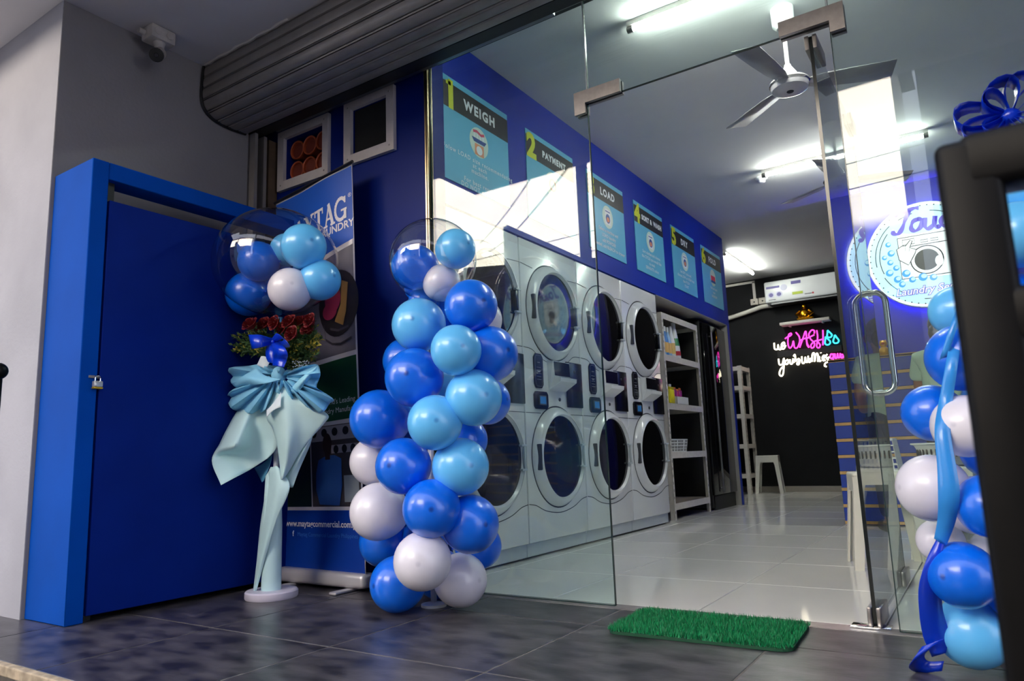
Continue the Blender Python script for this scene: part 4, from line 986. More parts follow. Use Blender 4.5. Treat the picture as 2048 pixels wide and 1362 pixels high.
# detergent bottles on the upper shelf
def bottle(x, y, z, h, r, body, capc, label, grp):
    t = thing('detergent_bottle', label, 'bottle', (x, y, z), grp)
    obj('bottle_body', MB().lathe([(r*.9, 0), (r, .01), (r, h*.5), (r*.8, h*.62), (r*.42, h*.8), (r*.36, h*.86), (0, h*.86)], (x, y, z+.001), n=16), body, t)
    obj('cap', MB().lathe([(r*.42, h*.84), (r*.42, h), (r*.3, h*1.01), (0, h*1.01)], (x, y, z+.001), n=14), capc, t)
    obj('label_wrap', MB().lathe([(r*1.012, h*.12), (r*1.012, h*.46)], (x, y, z+.001), n=16), mat('bottle_label_'+str(round(h*1000)), (220, 70+int(h*400) % 120, 110), .4), t)
mc = [mat('bottle_blue', (70, 130, 200), .3), mat('bottle_pale_blue', (150, 190, 228), .3), mat('bottle_white', (224, 226, 228), .3), mat('bottle_pink', (210, 90, 140), .3)]
zs = 1.393
for k, (y, h, r, b, c, lb) in enumerate(((5.86, .20, .030, 3, 2, 'short pink detergent bottle at the left end of the upper shelf'), (5.92, .27, .032, 1, 0, 'pale blue detergent bottle next to the pink one'), (5.99, .27, .032, 0, 2, 'mid blue detergent bottle third from the left on the upper shelf'),
                                         (6.06, .27, .032, 1, 2, 'pale blue white-capped bottle fourth from the left on the upper shelf'), (6.14, .29, .036, 2, 2, 'white detergent bottle between blue bottle and spray bottle'))):
    bottle(RX1-.06, y, zs, h, r, mc[b], mc[c], lb, 'bottles on the upper shelf')
sb = thing('spray_bottle', 'tall white conical bottle with green leaf label on the upper shelf', 'bottle', (RX1-.07, 6.25, zs))
obj('bottle_body', MB().lathe([(.05, 0), (.052, .012), (.046, .12), (.028, .24), (.018, .30), (0, .30)], (RX1-.07, 6.25, zs+.001), n=18), mc[2], sb)
obj('cap', MB().lathe([(.02, .29), (.02, .34), (0, .345)], (RX1-.07, 6.25, zs), n=12), mc[2], sb)
obj('leaf_label', MB().lathe([(.0475, .12), (.0425, .15), (.036, .19)], (RX1-.07, 6.25, zs+.001), n=18), mat('leaf_label_green', (40, 120, 70), .4), sb)
obj('red_label', MB().lathe([(.0525, .03), (.050, .07)], (RX1-.07, 6.25, zs+.001), n=18), mat('label_red', (176, 30, 40), .4), sb)
# yellow and pink packs in a tray
zs = .973
for k, (y, lb) in enumerate(((5.86, 'yellow carry pack at the left of the middle shelf'), (5.985, 'yellow carry pack next to the pink sachets'))):
    t = thing('laundry_pack', lb, 'pack', (RX1-.08, y, zs), 'yellow packs')
    obj('pack_body', MB().rbox((RX1-.13, y-.055, zs+.001), (RX1-.02, y+.055, zs+.13), .012, 2), mat('pack_yellow', (214, 200, 24), .45), t)
    obj('pack_flap', MB().rbox((RX1-.125, y-.05, zs+.13), (RX1-.025, y+.05, zs+.15), .004), mat('pack_flap', (190, 176, 20), .5), t)
    obj('pack_label', MB().rbox((RX1-.05, y-.015, zs+.15), (RX1-.035, y+.02, zs+.175), .003), mc[2], t)
ty = thing('plastic_tray', 'small white plastic tray holding pink sachets on the middle shelf', 'tray', (RX1-.08, 6.2, zs))
def basket(t, x0, x1, y0, y1, z0, z1, nx, ny, nz, m, flare=.012, rim=.008):
    def at(u, v, k): f_ = flare*k; return Vector((x0-f_+(x1-x0+2*f_)*u, y0-f_+(y1-y0+2*f_)*v, z0+(z1-z0)*k))
    obj('basket_floor', MB().box((x0, y0, z0+.001), (x1, y1, z0+.006)), m, t, smooth=False)
    B = MB()
    for k in range(nz+1):
        kk = k/nz; r_ = .003
        pts = [at(0, 0, kk), at(1, 0, kk), at(1, 1, kk), at(0, 1, kk)]
        for a, b in zip(pts, pts[1:]+pts[:1]): B.tube([a, b], r_ if k < nz else rim*.5, 5)
    obj('basket_hoops', B, m, t, smooth=False)
    B = MB()
    for i in range(nx+1):
        for v in (0, 1): B.tube([at(i/nx, v, 0), at(i/nx, v, 1)], .003, 4)
    for i in range(ny+1):
        for u in (0, 1): B.tube([at(u, i/ny, 0), at(u, i/ny, 1)], .003, 4)
    obj('basket_ribs', B, m, t, smooth=False)
M_bk = mat('white_basket_plastic', (222, 224, 222), .45)
obj('tray_walls', holed(-.1, .1, 0, .05, 0, .004, []) and MB().box((RX1-.15, 6.06, zs+.001), (RX1-.01, 6.34, zs+.006)).box((RX1-.014, 6.06, zs+.001), (RX1-.01, 6.34, zs+.07)).box((RX1-.15, 6.06, zs+.001), (RX1-.146, 6.34, zs+.07)).box((RX1-.15, 6.06, zs+.001), (RX1-.01, 6.064, zs+.07)).box((RX1-.15, 6.336, zs+.001), (RX1-.01, 6.34, zs+.07)), M_bk, ty, smooth=False)
for k in range(4):
    y = 6.10+k*.065
    s_ = thing('detergent_sachet', ('first', 'second', 'third', 'fourth')[k]+' pink sachet from the left in the white tray', 'sachet', (RX1-.07, y, zs+.007), 'pink sachets')
    obj('sachet_body', MB().rbox((RX1-.085, y-.026, zs+.008), (RX1-.055, y+.026, zs+.13+.012*(k % 2)), .012, 2), mat('sachet_pink', (190, 40, 110), .35) if k % 2 == 0 else mat('sachet_magenta', (150, 30, 120), .35), s_)
    obj('sachet_seal', MB().box((RX1-.072, y-.024, zs+.13+.012*(k % 2)), (RX1-.068, y+.024, zs+.148+.012*(k % 2))), mat('sachet_orange', (216, 120, 60), .4), s_, smooth=False)
bk = thing('plastic_basket', 'white perforated basket on the lower shelf of the rack', 'basket', (RX1-.12, 6.0, .559))
basket(bk, RX1-.24, RX1-.02, 5.86, 6.22, .559, .665, 8, 12, 4, M_bk)
# ------------------------------------------------------------------ tall dark glass cabinet in the recess
fr = thing('glass_door_fridge', 'tall black glass-door cabinet in the recess, neon mirrored in its door', 'fridge', (-2.6, 7.13, 0))
obj('cabinet_body', MB().rbox((-2.93, 6.78, .02), (-2.265, 7.485, 1.83), .01), mat('fridge_black', (12, 12, 13), .4), fr)
fd = obj('glass_door', MB().rbox((-2.263, 6.78, .14), (-2.235, 7.485, 1.80), .005), M_wglass, fr)
obj('door_handle', MB().tube([(-2.21, 6.96, .16), (-2.21, 6.96, 1.72)], .010, 10), mat('fridge_handle', (120, 118, 120), .35, metal=.6), fd)
for z in (.2, 1.68): obj('handle_standoff', MB().tube([(-2.235, 6.96, z), (-2.21, 6.96, z)], .008, 8), MATS['fridge_handle'], fd)
obj('kick_plate', MB().box((-2.27, 6.82, .0), (-2.255, 7.47, .13)), M_dark, fr, smooth=False)
# ------------------------------------------------------------------ rear recess: rack, plank, stool
rack('shelf_rack', 'narrow cream steel rack against the black rear wall', -2.86, -2.58, 9.22, 9.62, 1.62, (.25, .62, 1.0, 1.36, 1.61), sc=1.3)
pk = thing('timber_plank', 'brown timber board leaning at the end of the blue pier', 'plank', (-2.35, 7.72, 0))
obj('board', MB().add([(-2.44, 7.66, 0), (-2.27, 7.66, 0), (-2.27, 7.70, 0), (-2.44, 7.70, 0), (-2.44, 7.59, 1.55), (-2.27, 7.59, 1.55), (-2.27, 7.63, 1.55), (-2.44, 7.63, 1.55)], [(0, 3, 2, 1), (4, 5, 6, 7), (0, 1, 5, 4), (1, 2, 6, 5), (2, 3, 7, 6), (3, 0, 4, 7)]), mat('brown_timber', (92, 58, 40), .7, noise=(9, .3), stretch=(6, 6, .6)), pk, smooth=False)
M_stool = mat('cream_white_plastic', (214, 212, 202), .42)
def stool(label, cx, cy, h=.455, rot=0.0, m=M_stool):
    t = thing('plastic_stool', label, 'stool', (cx, cy, 0), 'white plastic stools'); c, s_ = math.cos(rot), math.sin(rot)
    W = lambda x, y, z: Vector((cx+c*x-s_*y, cy+s_*x+c*y, z))
    a, b = .128, .168
    def xf(mb): mb.v = [W(*v) for v in mb.v]; return mb
    seat = MB().rbox((-a-.006, -a-.006, h-.022), (a+.006, a+.006, h), .014, 3)
    so = obj('seat', xf(seat), m, t)
    holes = MB()
    for i in range(3):
        for j in range(3): holes.lathe([(.012, h+.0002), (.0, h+.0004)], ((i-1)*.06, (j-1)*.06, 0), n=10)
    obj('seat_perforation', xf(holes), mat('perforation_shadow', (60, 60, 58), .9), so, kind='stuff')
    ap = MB()
    for sx, sy, horiz in ((1, 0, 0), (-1, 0, 0), (0, 1, 1), (0, -1, 1)):
        if horiz: ap.box((-a, sy*a-.006, h-.085), (a, sy*a+.006, h-.015))
        else: ap.box((sx*a-.006, -a, h-.085), (sx*a+.006, a, h-.015))
    obj('apron', xf(ap), m, t, smooth=False)
    for sx in (-1, 1):
        for sy in (-1, 1):
            q_ = lambda r, z, wx, wy: [(sx*r, sy*r, z), (sx*(r-wx), sy*r, z), (sx*(r-wx), sy*(r-.010), z), (sx*(r-.010), sy*(r-.010), z), (sx*(r-.010), sy*(r-wy), z), (sx*r, sy*(r-wy), z)]
            rows = [q_(a+.004, h-.02, .075, .075), q_(a+.010, h-.12, .050, .050), q_(b, .0, .040, .040)]
            mb = MB(); n = 6; V = [p for r in rows for p in r]
            F = [(i*n+k, i*n+(k+1) % n, (i+1)*n+(k+1) % n, (i+1)*n+k) for i in range(2) for k in range(n)]+[tuple(range(n))[::-1], tuple(2*n+k for k in range(n))]
            mb.add(V, F); obj('leg', xf(mb), m, t, smooth=False)
    return t
stool('cream plastic stool against the black rear wall', -2.42, 9.50, .47, .15)
stool('white plastic stool behind the open glass door, carrying an upturned basket', -.47, 3.86, .435, .25)
stool('white plastic stool behind the right balloon column', -.22, 4.25, .445, -.1)
b1 = thing('plastic_basket', 'upturned white perforated basket on the stool behind the glass door', 'basket', (-.47, 3.90, .437))
basket(b1, -.56, -.38, 3.80, 4.00, .438, .585, 9, 9, 5, M_bk, flare=-.015)
obj('basket_top', MB().rbox((-.547, 3.813, .578), (-.393, 3.987, .590), .004), M_bk, b1)
b2 = thing('plastic_basin', 'shallow white rimmed basket on the stool by the balloons', 'basket', (-.22, 4.25, .447))
obj('basin_wall', MB().lathe([(.085, .448), (.10, .50), (.125, .55), (.14, .555), (.14, .562), (.12, .556), (.095, .50), (.08, .455), (0, .455)], (-.22, 4.25, 0), n=32), M_bk, b2)
mb = MB()
for k in range(32):
    a = 2*math.pi*k/32; mb.box((-.22+.112*math.cos(a)-.004, 4.25+.112*math.sin(a)-.004, .49), (-.22+.112*math.cos(a)+.004, 4.25+.112*math.sin(a)+.004, .53))
obj('basin_slots', mb, MATS['perforation_shadow'], b2, smooth=False, kind='stuff')

# ------------------------------------------------------------------ slat-front counter
ct = thing('service_counter', 'blue slatwall counter with tan grooves in the middle of the shop', 'counter', (.5, 6.0, 0))
M_slat = mat('blue_slat_board', (14, 54, 156), .4, noise=(3, .05)); M_tan = mat('tan_groove_edge', (206, 164, 104), .55, noise=(12, .08))
obj('carcass', MB().box((-.945, 5.73, 0), (1.9, 6.25, 1.15)), M_slat, ct, smooth=False)
zb = [.008+.1163*k for k in range(11)]
for k in range(10):
    obj('slat', MB().rbox((-.95, 5.695, zb[k]+.022), (1.9, 5.732, zb[k+1]-.001), .003, 1), M_slat, ct)
for k in range(11):
    obj('groove_edge', MB().box((-.952, 5.700, zb[k]), (1.9, 5.731, zb[k]+.021)), M_tan, ct, smooth=False)
obj('worktop', MB().rbox((-.955, 5.70, 1.172), (1.9, 6.28, 1.19), .004), M_slat, ct)
# things on the counter
q = atY(1768, 706, 5.78)
lcz = thing('lucky_figurine', 'small golden figurine in a clear bag on the counter', 'figurine', (q.x, 5.80, 1.191))
obj('figure_body', MB().lathe([(.026, 0), (.034, .015), (.036, .04), (.026, .062), (.018, .068), (.026, .085), (.026, .10), (.015, .115), (0, .12)], (q.x, 5.80, 1.191), n=18), mat('gold_yellow', (206, 150, 40), .35, metal=.3), lcz)
obj('figure_face', MB().ell((q.x, 5.776, 1.283), (.012, .008, .010), 10, 6), mat('figure_red', (170, 70, 40), .5), lcz)
for s_ in (-1, 1): obj('figure_ear', MB().lathe([(.009, 0), (0, .018)], (q.x+s_*.016, 5.80, 1.297), n=8), MATS['gold_yellow'], lcz)
bx = thing('card_holder', 'clear plastic box on the counter beside the golden figurine', 'box', (q.x-.14, 5.80, 1.191))
obj('box_shell', MB().box((q.x-.19, 5.77, 1.192), (q.x-.10, 5.83, 1.30)), pane_mat('clear_box_plastic', (.93, .95, .96, 1), gain=1.5, veil=.03), bx, smooth=False)
obj('box_cards', MB().box((q.x-.185, 5.79, 1.193), (q.x-.105, 5.81, 1.27)), mat('card_stock', (120, 140, 190), .6), bx, smooth=False)

# ------------------------------------------------------------------ round light-box sign
LC = Vector((-.285, 6.86, 2.14)); LR = .458
ls = thing('round_sign', 'round backlit laundry sign with purple lettering on the blue wall', 'sign', tuple(LC-Vector((0, 0, LR))))
obj('sign_case', MB().lathe([(LR, -.07), (LR, .0), (LR-.006, .003)], LC, '-y', 72), M_white, ls, angle=50)
M_face = emat('lit_white_face', (250, 252, 255), .33); M_facb = emat('lit_pale_blue', (190, 230, 250), .36); M_ink = mat('sign_black_ink', (22, 24, 34), .5); M_pur = emat('lit_purple_ink', (104, 88, 190), .3); M_bub = emat('lit_bubble_blue', (60, 150, 215), .32); M_drum = mat('sign_drum_grey', (74, 72, 70), .5)
lm = frame_map(FY(LC+Vector((0, -.0035, 0))))
LS = LR/.105/1000   # one measured pixel unit on the disc
def sp_(x, y): return ((x-1851)*LR/114, -(y-514)*LR/104)
mb = MB(); disc(mb, 0, 0, LR-.006, LR-.006, lm, 0, 72); obj('sign_face', mb, M_face, ls)
mb = MB(); disc(mb, 0, 0, LR*.94, LR*.94, lm, .001, 72, inner=.80); disc(mb, -.62*LR, -.05*LR, .27*LR, .66*LR, lm, .0012, 40); disc(mb, .0, -.60*LR, .75*LR, .16*LR, lm, .0012, 40); disc(mb, .0, .62*LR, .5*LR, .22*LR, lm, .0012, 40); disc(mb, .62*LR, -.05*LR, .2*LR, .66*LR, lm, .0012, 40); obj('pale_blue_field', mb, M_facb, ls)
mb = MB()
for k in range(52):
    a = 2*math.pi*k/52; disc(mb, .93*LR*math.cos(a), .93*LR*math.sin(a), .006, .006, lm, .002, 8)
for a0, a1, rr_ in ((100, 118, .82), (130, 188, .84), (140, 200, .77), (205, 235, .80), (60, 80, .82), (-50, 40, .84), (262, 285, .84)):
    stroke(mb, [(rr_*LR*math.cos(math.radians(a0+(a1-a0)*k/16)), rr_*LR*math.sin(math.radians(a0+(a1-a0)*k/16))) for k in range(17)], .007, lm, e=.002)
obj('ring_marks', mb, M_ink, ls)
# machine drawing
mb = MB(); mx0, mx1, mz0, mz1 = -.20, .22, -.19, .17
rect(mb, mx0, mz0, mx1, mz1, lm, .002); obj('machine_body', mb, M_face, ls)
mb = MB(); stroke(mb, [(mx0, mz0), (mx1, mz0), (mx1, mz1), (mx0, mz1)], .008, lm, closed=True, e=.003); stroke(mb, [(mx0, .085), (mx1, .085)], .007, lm, e=.003)
for x0, x1, z0, z1 in ((-.165, -.075, .105, .15), (-.03, .025, .105, .125), (.045, .10, .105, .125)): stroke(mb, [(x0, z0), (x1, z0), (x1, z1), (x0, z1)], .006, lm, closed=True, e=.003)
disc(mb, .0, -.05, .125, .125, lm, .003, 40, inner=.925); obj('machine_outline', mb, M_ink, ls)
mb = MB(); disc(mb, .0, -.05, .092, .092, lm, .0035, 40); obj('machine_drum', mb, M_drum, ls)
mb = MB(); disc(mb, .088, -.075, .03, .045, lm, .004, 24); obj('drum_highlight', mb, M_face, ls)
mb = MB(); poly(mb, [(-.205, -.02), (-.215, .075), (-.17, .10), (-.145, .095), (-.105, .14), (-.09, .13), (-.115, .075), (-.07, .05), (-.08, .02), (-.11, -.03), (-.14, -.075)], lm, .0045); obj('pointing_hand', mb, M_face, ls)
mb = MB(); stroke(mb, [(-.205, -.02), (-.215, .075), (-.17, .10), (-.145, .095), (-.105, .14), (-.09, .13), (-.115, .075), (-.07, .05), (-.08, .02), (-.11, -.03), (-.14, -.075)], .007, lm, closed=True, e=.005); stroke(mb, [(-.145, .095), (-.15, .05)], .003, lm, e=.005); stroke(mb, [(-.115, .075), (-.125, .04)], .003, lm, e=.005); obj('hand_outline', mb, M_ink, ls)
mb, m2 = MB(), MB()
for x, y, r in ((-.275, .13, .022), (-.26, .05, .028), (-.275, -.03, .024), (-.235, -.085, .024), (-.29, -.12, .030), (-.165, -.145, .032), (-.235, -.185, .030), (-.125, -.205, .026), (-.205, -.235, .026), (-.045, -.195, .034), (.03, -.21, .028), (-.315, .02, .02), (.26, .10, .026), (.28, .0, .03), (.27, -.1, .028), (.2, -.2, .032)):
    disc(mb, x, y, r, r, lm, .0055, 20); disc(m2, x+r*.25, y+r*.2, r*.62, r*.55, lm, .006, 16)
obj('soap_bubbles', mb, M_bub, ls); obj('bubble_highlights', m2, M_facb, ls)
# script lettering
def script(word, x, y, s_, w_, mbx, e, mp=None):
    mp = mp or lm
    G_ = {'T': ([[(0, .78), (.1, .95), (.35, .92), (.7, 1.0), (.9, .98)], [(.55, .95), (.42, .6), (.32, .2), (.18, 0), (0, .05), (-.02, .18)]], .62),
          'o': ([[(.3, .5), (.1, .42), (.05, .15), (.2, 0), (.4, .12), (.42, .38), (.3, .5), (.5, .42)]], .5), 'u': ([[(.05, .5), (.06, .15), (.2, 0), (.38, .15), (.42, .5)], [(.42, .5), (.42, .12), (.55, 0), (.62, .08)]], .6),
          'c': ([[(.42, .42), (.28, .5), (.08, .35), (.08, .1), (.25, 0), (.48, .1)]], .48), 'h': ([[(.0, .1), (.25, .75), (.25, 1.0), (.15, .95), (.1, .5), (.06, 0)], [(.08, .25), (.28, .5), (.4, .4), (.38, .1), (.5, 0), (.58, .08)]], .58)}
    for ch in word:
        st_, adv = G_[ch]
        for sk in st_:
            P = smooth_pts([(x+(a+b*.18)*s_, y+b*s_, 0) for a, b in sk], 5)
            stroke(mbx, [(p.x, p.y) for p in P], [w_*(.6+.55*abs(math.sin(k*.35+.6))) for k in range(len(P))], mp, e=e)
        x += adv*s_
mb = MB(); script('Touch', -.225, .212, .20, .034, mb, .0045); obj('script_lettering', mb, M_pur, ls)
mb = MB(); script('Touch', -2.62, 2.34, .38, .05, mb, 0, frame_map(FX((-3.797, 0, 0)))); obj('script_lettering', mb, mat('tarp_lettering', (226, 150, 190), .5), sg)
mb = MB(); text_on(mb, 'Laundry Service', lambda x, y, e=0: lm(x, y, .0045), .02, -.305, .088, bold=.006, shear=.25); obj('lettering_outline', mb, M_pur, ls)
mb = MB(); text_on(mb, 'Laundry Service', lambda x, y, e=0: lm(x, y, .0055), .02, -.305, .088, bold=.0005, shear=.25); obj('lettering_fill', mb, M_face, ls)
obj('halo_strip', MB().lathe([(LR-.05, -.098), (LR-.05, -.072), (LR-.07, -.072), (LR-.07, -.098)], LC, '-y', 72), emat('violet_led_halo', (92, 70, 255), 9.0), ls)

# ------------------------------------------------------------------ neon sign on the black wall
nz = lambda x, y: atY(1530+x/8.51, 620+y/8.51, 9.71)
ne = thing('neon_sign', 'pink, white and cyan neon script sign on the black rear wall', 'neon sign', tuple(nz(700, 900)))
M_nw, M_np, M_nc = emat('neon_white', (255, 244, 214), 1.5), emat('neon_pink', (255, 60, 190), 1.0), emat('neon_cyan', (50, 224, 250), 1.1)
def neon(name, strokes, m, r=.0125):
    for sk in strokes: obj(name, MB().tube(smooth_pts([nz(*p) for p in sk], 5), r, 8), m, ne)
neon('neon_tube_we', [[(155, 560), (165, 660), (215, 665), (222, 590), (235, 665), (275, 660), (285, 570)], [(265, 640), (330, 590), (320, 550), (285, 580), (285, 650), (320, 660), (355, 600)]], M_nw, .0095)
neon('neon_tube_wash', [[(340, 490), (380, 460), (420, 445), (450, 420), (440, 395), (405, 420), (390, 500), (395, 600), (425, 650), (465, 600), (480, 530), (490, 560), (505, 640), (550, 640), (590, 540), (580, 450), (525, 380)],
                        [(590, 640), (640, 500), (690, 360), (705, 450), (715, 560), (750, 635), (720, 600), (705, 500)], [(600, 520), (660, 490), (740, 470), (840, 420)],
                        [(840, 400), (835, 350), (790, 345), (745, 420), (780, 500), (840, 560), (830, 630), (790, 645), (785, 590), (850, 530), (900, 520), (970, 500)],
                        [(880, 345), (895, 440), (890, 540), (880, 620), (915, 645), (940, 600), (900, 540)], [(985, 340), (988, 450), (985, 600)]], M_np, .0085)
def drop(ax, ay, bx_, by_, w_):
    a, b = Vector((ax, ay, 0)), Vector((bx_, by_, 0)); d = b-a; n_ = Vector((-d.y, d.x, 0)).normalized()*w_
    return [tuple((a+d*t+n_*s_)[:2]) for t, s_ in ((0, 0), (.35, .5), (.7, 1), (.92, .7), (1, 0), (.92, -.7), (.7, -1), (.35, -.5), (0, 0))]
neon('neon_tube_drop', [drop(1065, 345, 1110, 465, 42), drop(1030, 455, 1080, 590, 46), drop(1190, 425, 1215, 565, 48)], M_nc, .0085)
neon('neon_tube_your', [[(230, 830), (245, 925), (295, 920), (320, 820), (320, 950), (310, 1080), (280, 1125), (245, 1090), (265, 1010), (320, 950)], [(380, 850), (350, 870), (345, 915), (380, 920), (400, 870), (375, 840)], [(425, 840), (430, 910), (465, 910), (478, 830), (490, 900)], [(485, 790), (505, 760), (515, 800), (520, 870), (545, 850), (575, 830), (590, 870), (570, 930), (545, 910), (600, 850)]], M_nw, .0095)
neon('neon_tube_worries', [[(625, 790), (635, 900), (675, 890), (685, 800), (700, 885), (730, 870), (735, 780)], [(765, 830), (740, 850), (755, 890), (785, 860), (770, 820)], [(800, 880), (805, 760), (830, 730), (845, 780), (840, 880)], [(850, 870), (865, 760), (890, 740), (905, 790), (900, 880)], [(925, 790), (930, 870), (955, 860)], [(950, 725), (952, 735)], [(975, 840), (1020, 800), (1005, 770), (975, 810), (990, 860), (1030, 850)], [(1060, 750), (1035, 790), (1065, 840), (1080, 880), (1030, 900), (1015, 950), (1050, 965)], [(1090, 795), (1060, 850)]], M_nw, .009)
neon('neon_tube_away', [[(1165, 760), (1125, 750), (1110, 800), (1135, 830), (1165, 790), (1165, 740), (1160, 850)], [(1190, 740), (1195, 815), (1225, 810), (1235, 740), (1245, 810), (1275, 800), (1280, 735)], [(1330, 760), (1300, 760), (1290, 800), (1315, 815), (1335, 780), (1340, 815)], [(1365, 740), (1375, 800), (1400, 740), (1390, 850), (1365, 900)]], M_np, .009)
obj('backing_rod', MB().box(nz(200, 700)+Vector((0, .02, -.004)), nz(1300, 700)+Vector((0, .035, .004))), M_dark, ne, smooth=False)
# floating shelf and bell
shp = [atY(1561, 656, 9.62), atY(1660, 643, 9.62)]
fs = thing('floating_shelf', 'short white floating shelf above the neon sign', 'shelf', tuple((shp[0]+shp[1])/2))
obj('shelf_board', MB().rbox((shp[0].x, 9.58, 2.13), (shp[1].x, 9.75, 2.165), .004), M_angle, fs)
for x in (shp[0].x+.1, shp[1].x-.1): obj('shelf_bracket', MB().box((x-.01, 9.62, 2.115), (x+.01, 9.75, 2.13)), M_angle, fs, smooth=False)
gb_ = atY(1611, 640, 9.66)
gd = thing('gold_figurine', 'shiny gold seated figurine on the floating shelf', 'figurine', (gb_.x, 9.66, 2.166))
M_gold = mat('polished_gold', (214, 150, 30), .22, metal=1.0)
obj('figure_base', MB().ell((gb_.x, 9.66, 2.20), (.11, .07, .035), 18, 8), M_gold, gd); obj('figure_body', MB().lathe([(.075, 0), (.08, .03), (.06, .08), (.045, .10), (0, .105)], (gb_.x, 9.66, 2.21), n=16), M_gold, gd)
for s_ in (-1, 1): obj('figure_arm', MB().tube([(gb_.x+s_*.055, 9.64, 2.29), (gb_.x+s_*.095, 9.62, 2.25), (gb_.x+s_*.05, 9.59, 2.22)], .02, 8), M_gold, gd)
obj('figure_head', MB().ell((gb_.x, 9.655, 2.345), (.035, .035, .04), 14, 9), M_gold, gd)
# ------------------------------------------------------------------ air conditioner, outlet, conduit
a0, a1 = -2.285, -1.30
ac = thing('air_conditioner', 'white wall-mounted split air conditioner with stickers', 'air conditioner', ((a0+a1)/2, 9.65, 2.43))
obj('casing', MB().rbox((a0, 9.56, 2.44), (a1, 9.75, 2.725), .025, 3), M_white, ac)
obj('air_outlet', MB().rbox((a0+.05, 9.565, 2.405), (a1-.02, 9.72, 2.445), .006), mat('outlet_dark', (40, 40, 44), .5), ac)
obj('louvre', MB().box((a0+.08, 9.548, 2.412), (a1-.04, 9.562, 2.425)), mat('louvre_grey', (150, 150, 152), .4), ac, smooth=False)
af = frame_map(FY((a0, 9.559, 2.44)))
mb = MB()
for x, y in ((.085, .10), (.185, .10), (.25, .18)): disc(mb, x, y, .045, .042, af)
obj('sticker_disc', mb, mat('sticker_pale', (206, 206, 226), .5), ac)
mb = MB()
for x, y in ((.085, .10), (.185, .10)): disc(mb, x, y, .028, .026, af, .001)
rect(mb, .345, .205, .465, .245, af, .001); rect(mb, .03, .185, .2, .215, af, .001); obj('sticker_violet', mb, mat('sticker_violet', (92, 84, 150), .5), ac)
mb = MB(); rect(mb, .35, .065, .48, .10, af, .001); obj('sticker_green', mb, mat('sticker_green', (172, 190, 50), .5), ac)
mb = MB(); disc(mb, .60, .055, .012, .012, af, .001); obj('red_mark', mb, mat('logo_red', (176, 30, 50), .5), ac)
mb = MB(); rect(mb, .5, .048, .585, .058, af, .001); rect(mb, .05, .03, .14, .04, af, .001); obj('grey_lettering', mb, mat('sticker_grey', (90, 90, 100), .5), ac)
ob = thing('outlet_box', 'double wall outlet box left of the air conditioner', 'outlet', (-2.41, 9.74, 2.50))
for x in (-2.515, -2.405): 
    b_ = obj('outlet_plate', MB().rbox((x, 9.72, 2.475), (x+.10, 9.75, 2.56), .005), mat('outlet_cream', (196, 188, 176), .5), ob)
    obj('socket_hole', MB().ell((x+.05, 9.719, 2.515), (.012, .004, .010), 10, 6), M_dark, b_)
tr = thing('cable_trunking', 'white cable trunking running up to the ceiling from the outlet box', 'trunking', (-2.46, 9.74, 2.55))
obj('trunk_vertical', MB().box((-2.475, 9.735, 2.56), (-2.44, 9.75, 2.80)), M_angle, tr, smooth=False); obj('trunk_horizontal', MB().box((-3.28, 9.735, 2.78), (-2.44, 9.75, 2.81)), M_angle, tr, smooth=False)
pp = thing('coolant_pipe', 'white insulated pipe running left from the air conditioner', 'pipe', (-2.6, 9.70, 2.35))
obj('pipe_sleeve', MB().tube(smooth_pts([(a0+.06, 9.70, 2.43), (-2.36, 9.70, 2.43), (-2.5, 9.70, 2.40), (-2.8, 9.70, 2.34), (-3.27, 9.70, 2.27)], 6), .03, 12), mat('pipe_white', (200, 196, 188), .6), pp)

# ------------------------------------------------------------------ fluorescent tubes, fans, detector
M_tube = emat('lit_tube', (250, 255, 244), TUBE); M_fix = mat('fixture_grey', (206, 204, 200), .4)
def tube_light(label, a, b):
    a, b = Vector(a), Vector(b); d = (b-a).normalized(); mid = (a+b)/2
    t = thing('tube_light', label, 'light', tuple(mid), 'fluorescent tube lights')
    n_ = d.cross(Vector((0, 0, 1)))
    V = [p+n_*s_*.014+Vector((0, 0, z)) for p in (a, b) for s_, z in ((-1, .018), (1, .018), (1, .048), (-1, .048))]
    obj('batten', MB().add(V, [(0, 1, 2, 3), (7, 6, 5, 4), (0, 4, 5, 1), (1, 5, 6, 2), (2, 6, 7, 3), (3, 7, 4, 0)]), M_fix, t, smooth=False)
    obj('tube', MB().tube([a+d*.03, b-d*.03], .0135, 12), M_tube, t)
    for p, s_ in ((a, 1), (b, -1)):
        obj('end_cap', MB().tube([p, p+d*s_*.032], .018, 10), mat('end_cap_grey', (120, 118, 114), .4), t)
    return t
tube_light('tube light on the ceiling nearest the glass front', (-1.36, 3.29, 2.782), (-.14, 3.29, 2.782))
tube_light('tube light on the ceiling behind the front fan', (-1.33, 5.86, 2.782), (-.13, 5.83, 2.782))
tube_light('tube light in the rear recess above the air conditioner', (-2.32, 8.02, 2.782), (-2.32, 9.24, 2.782))
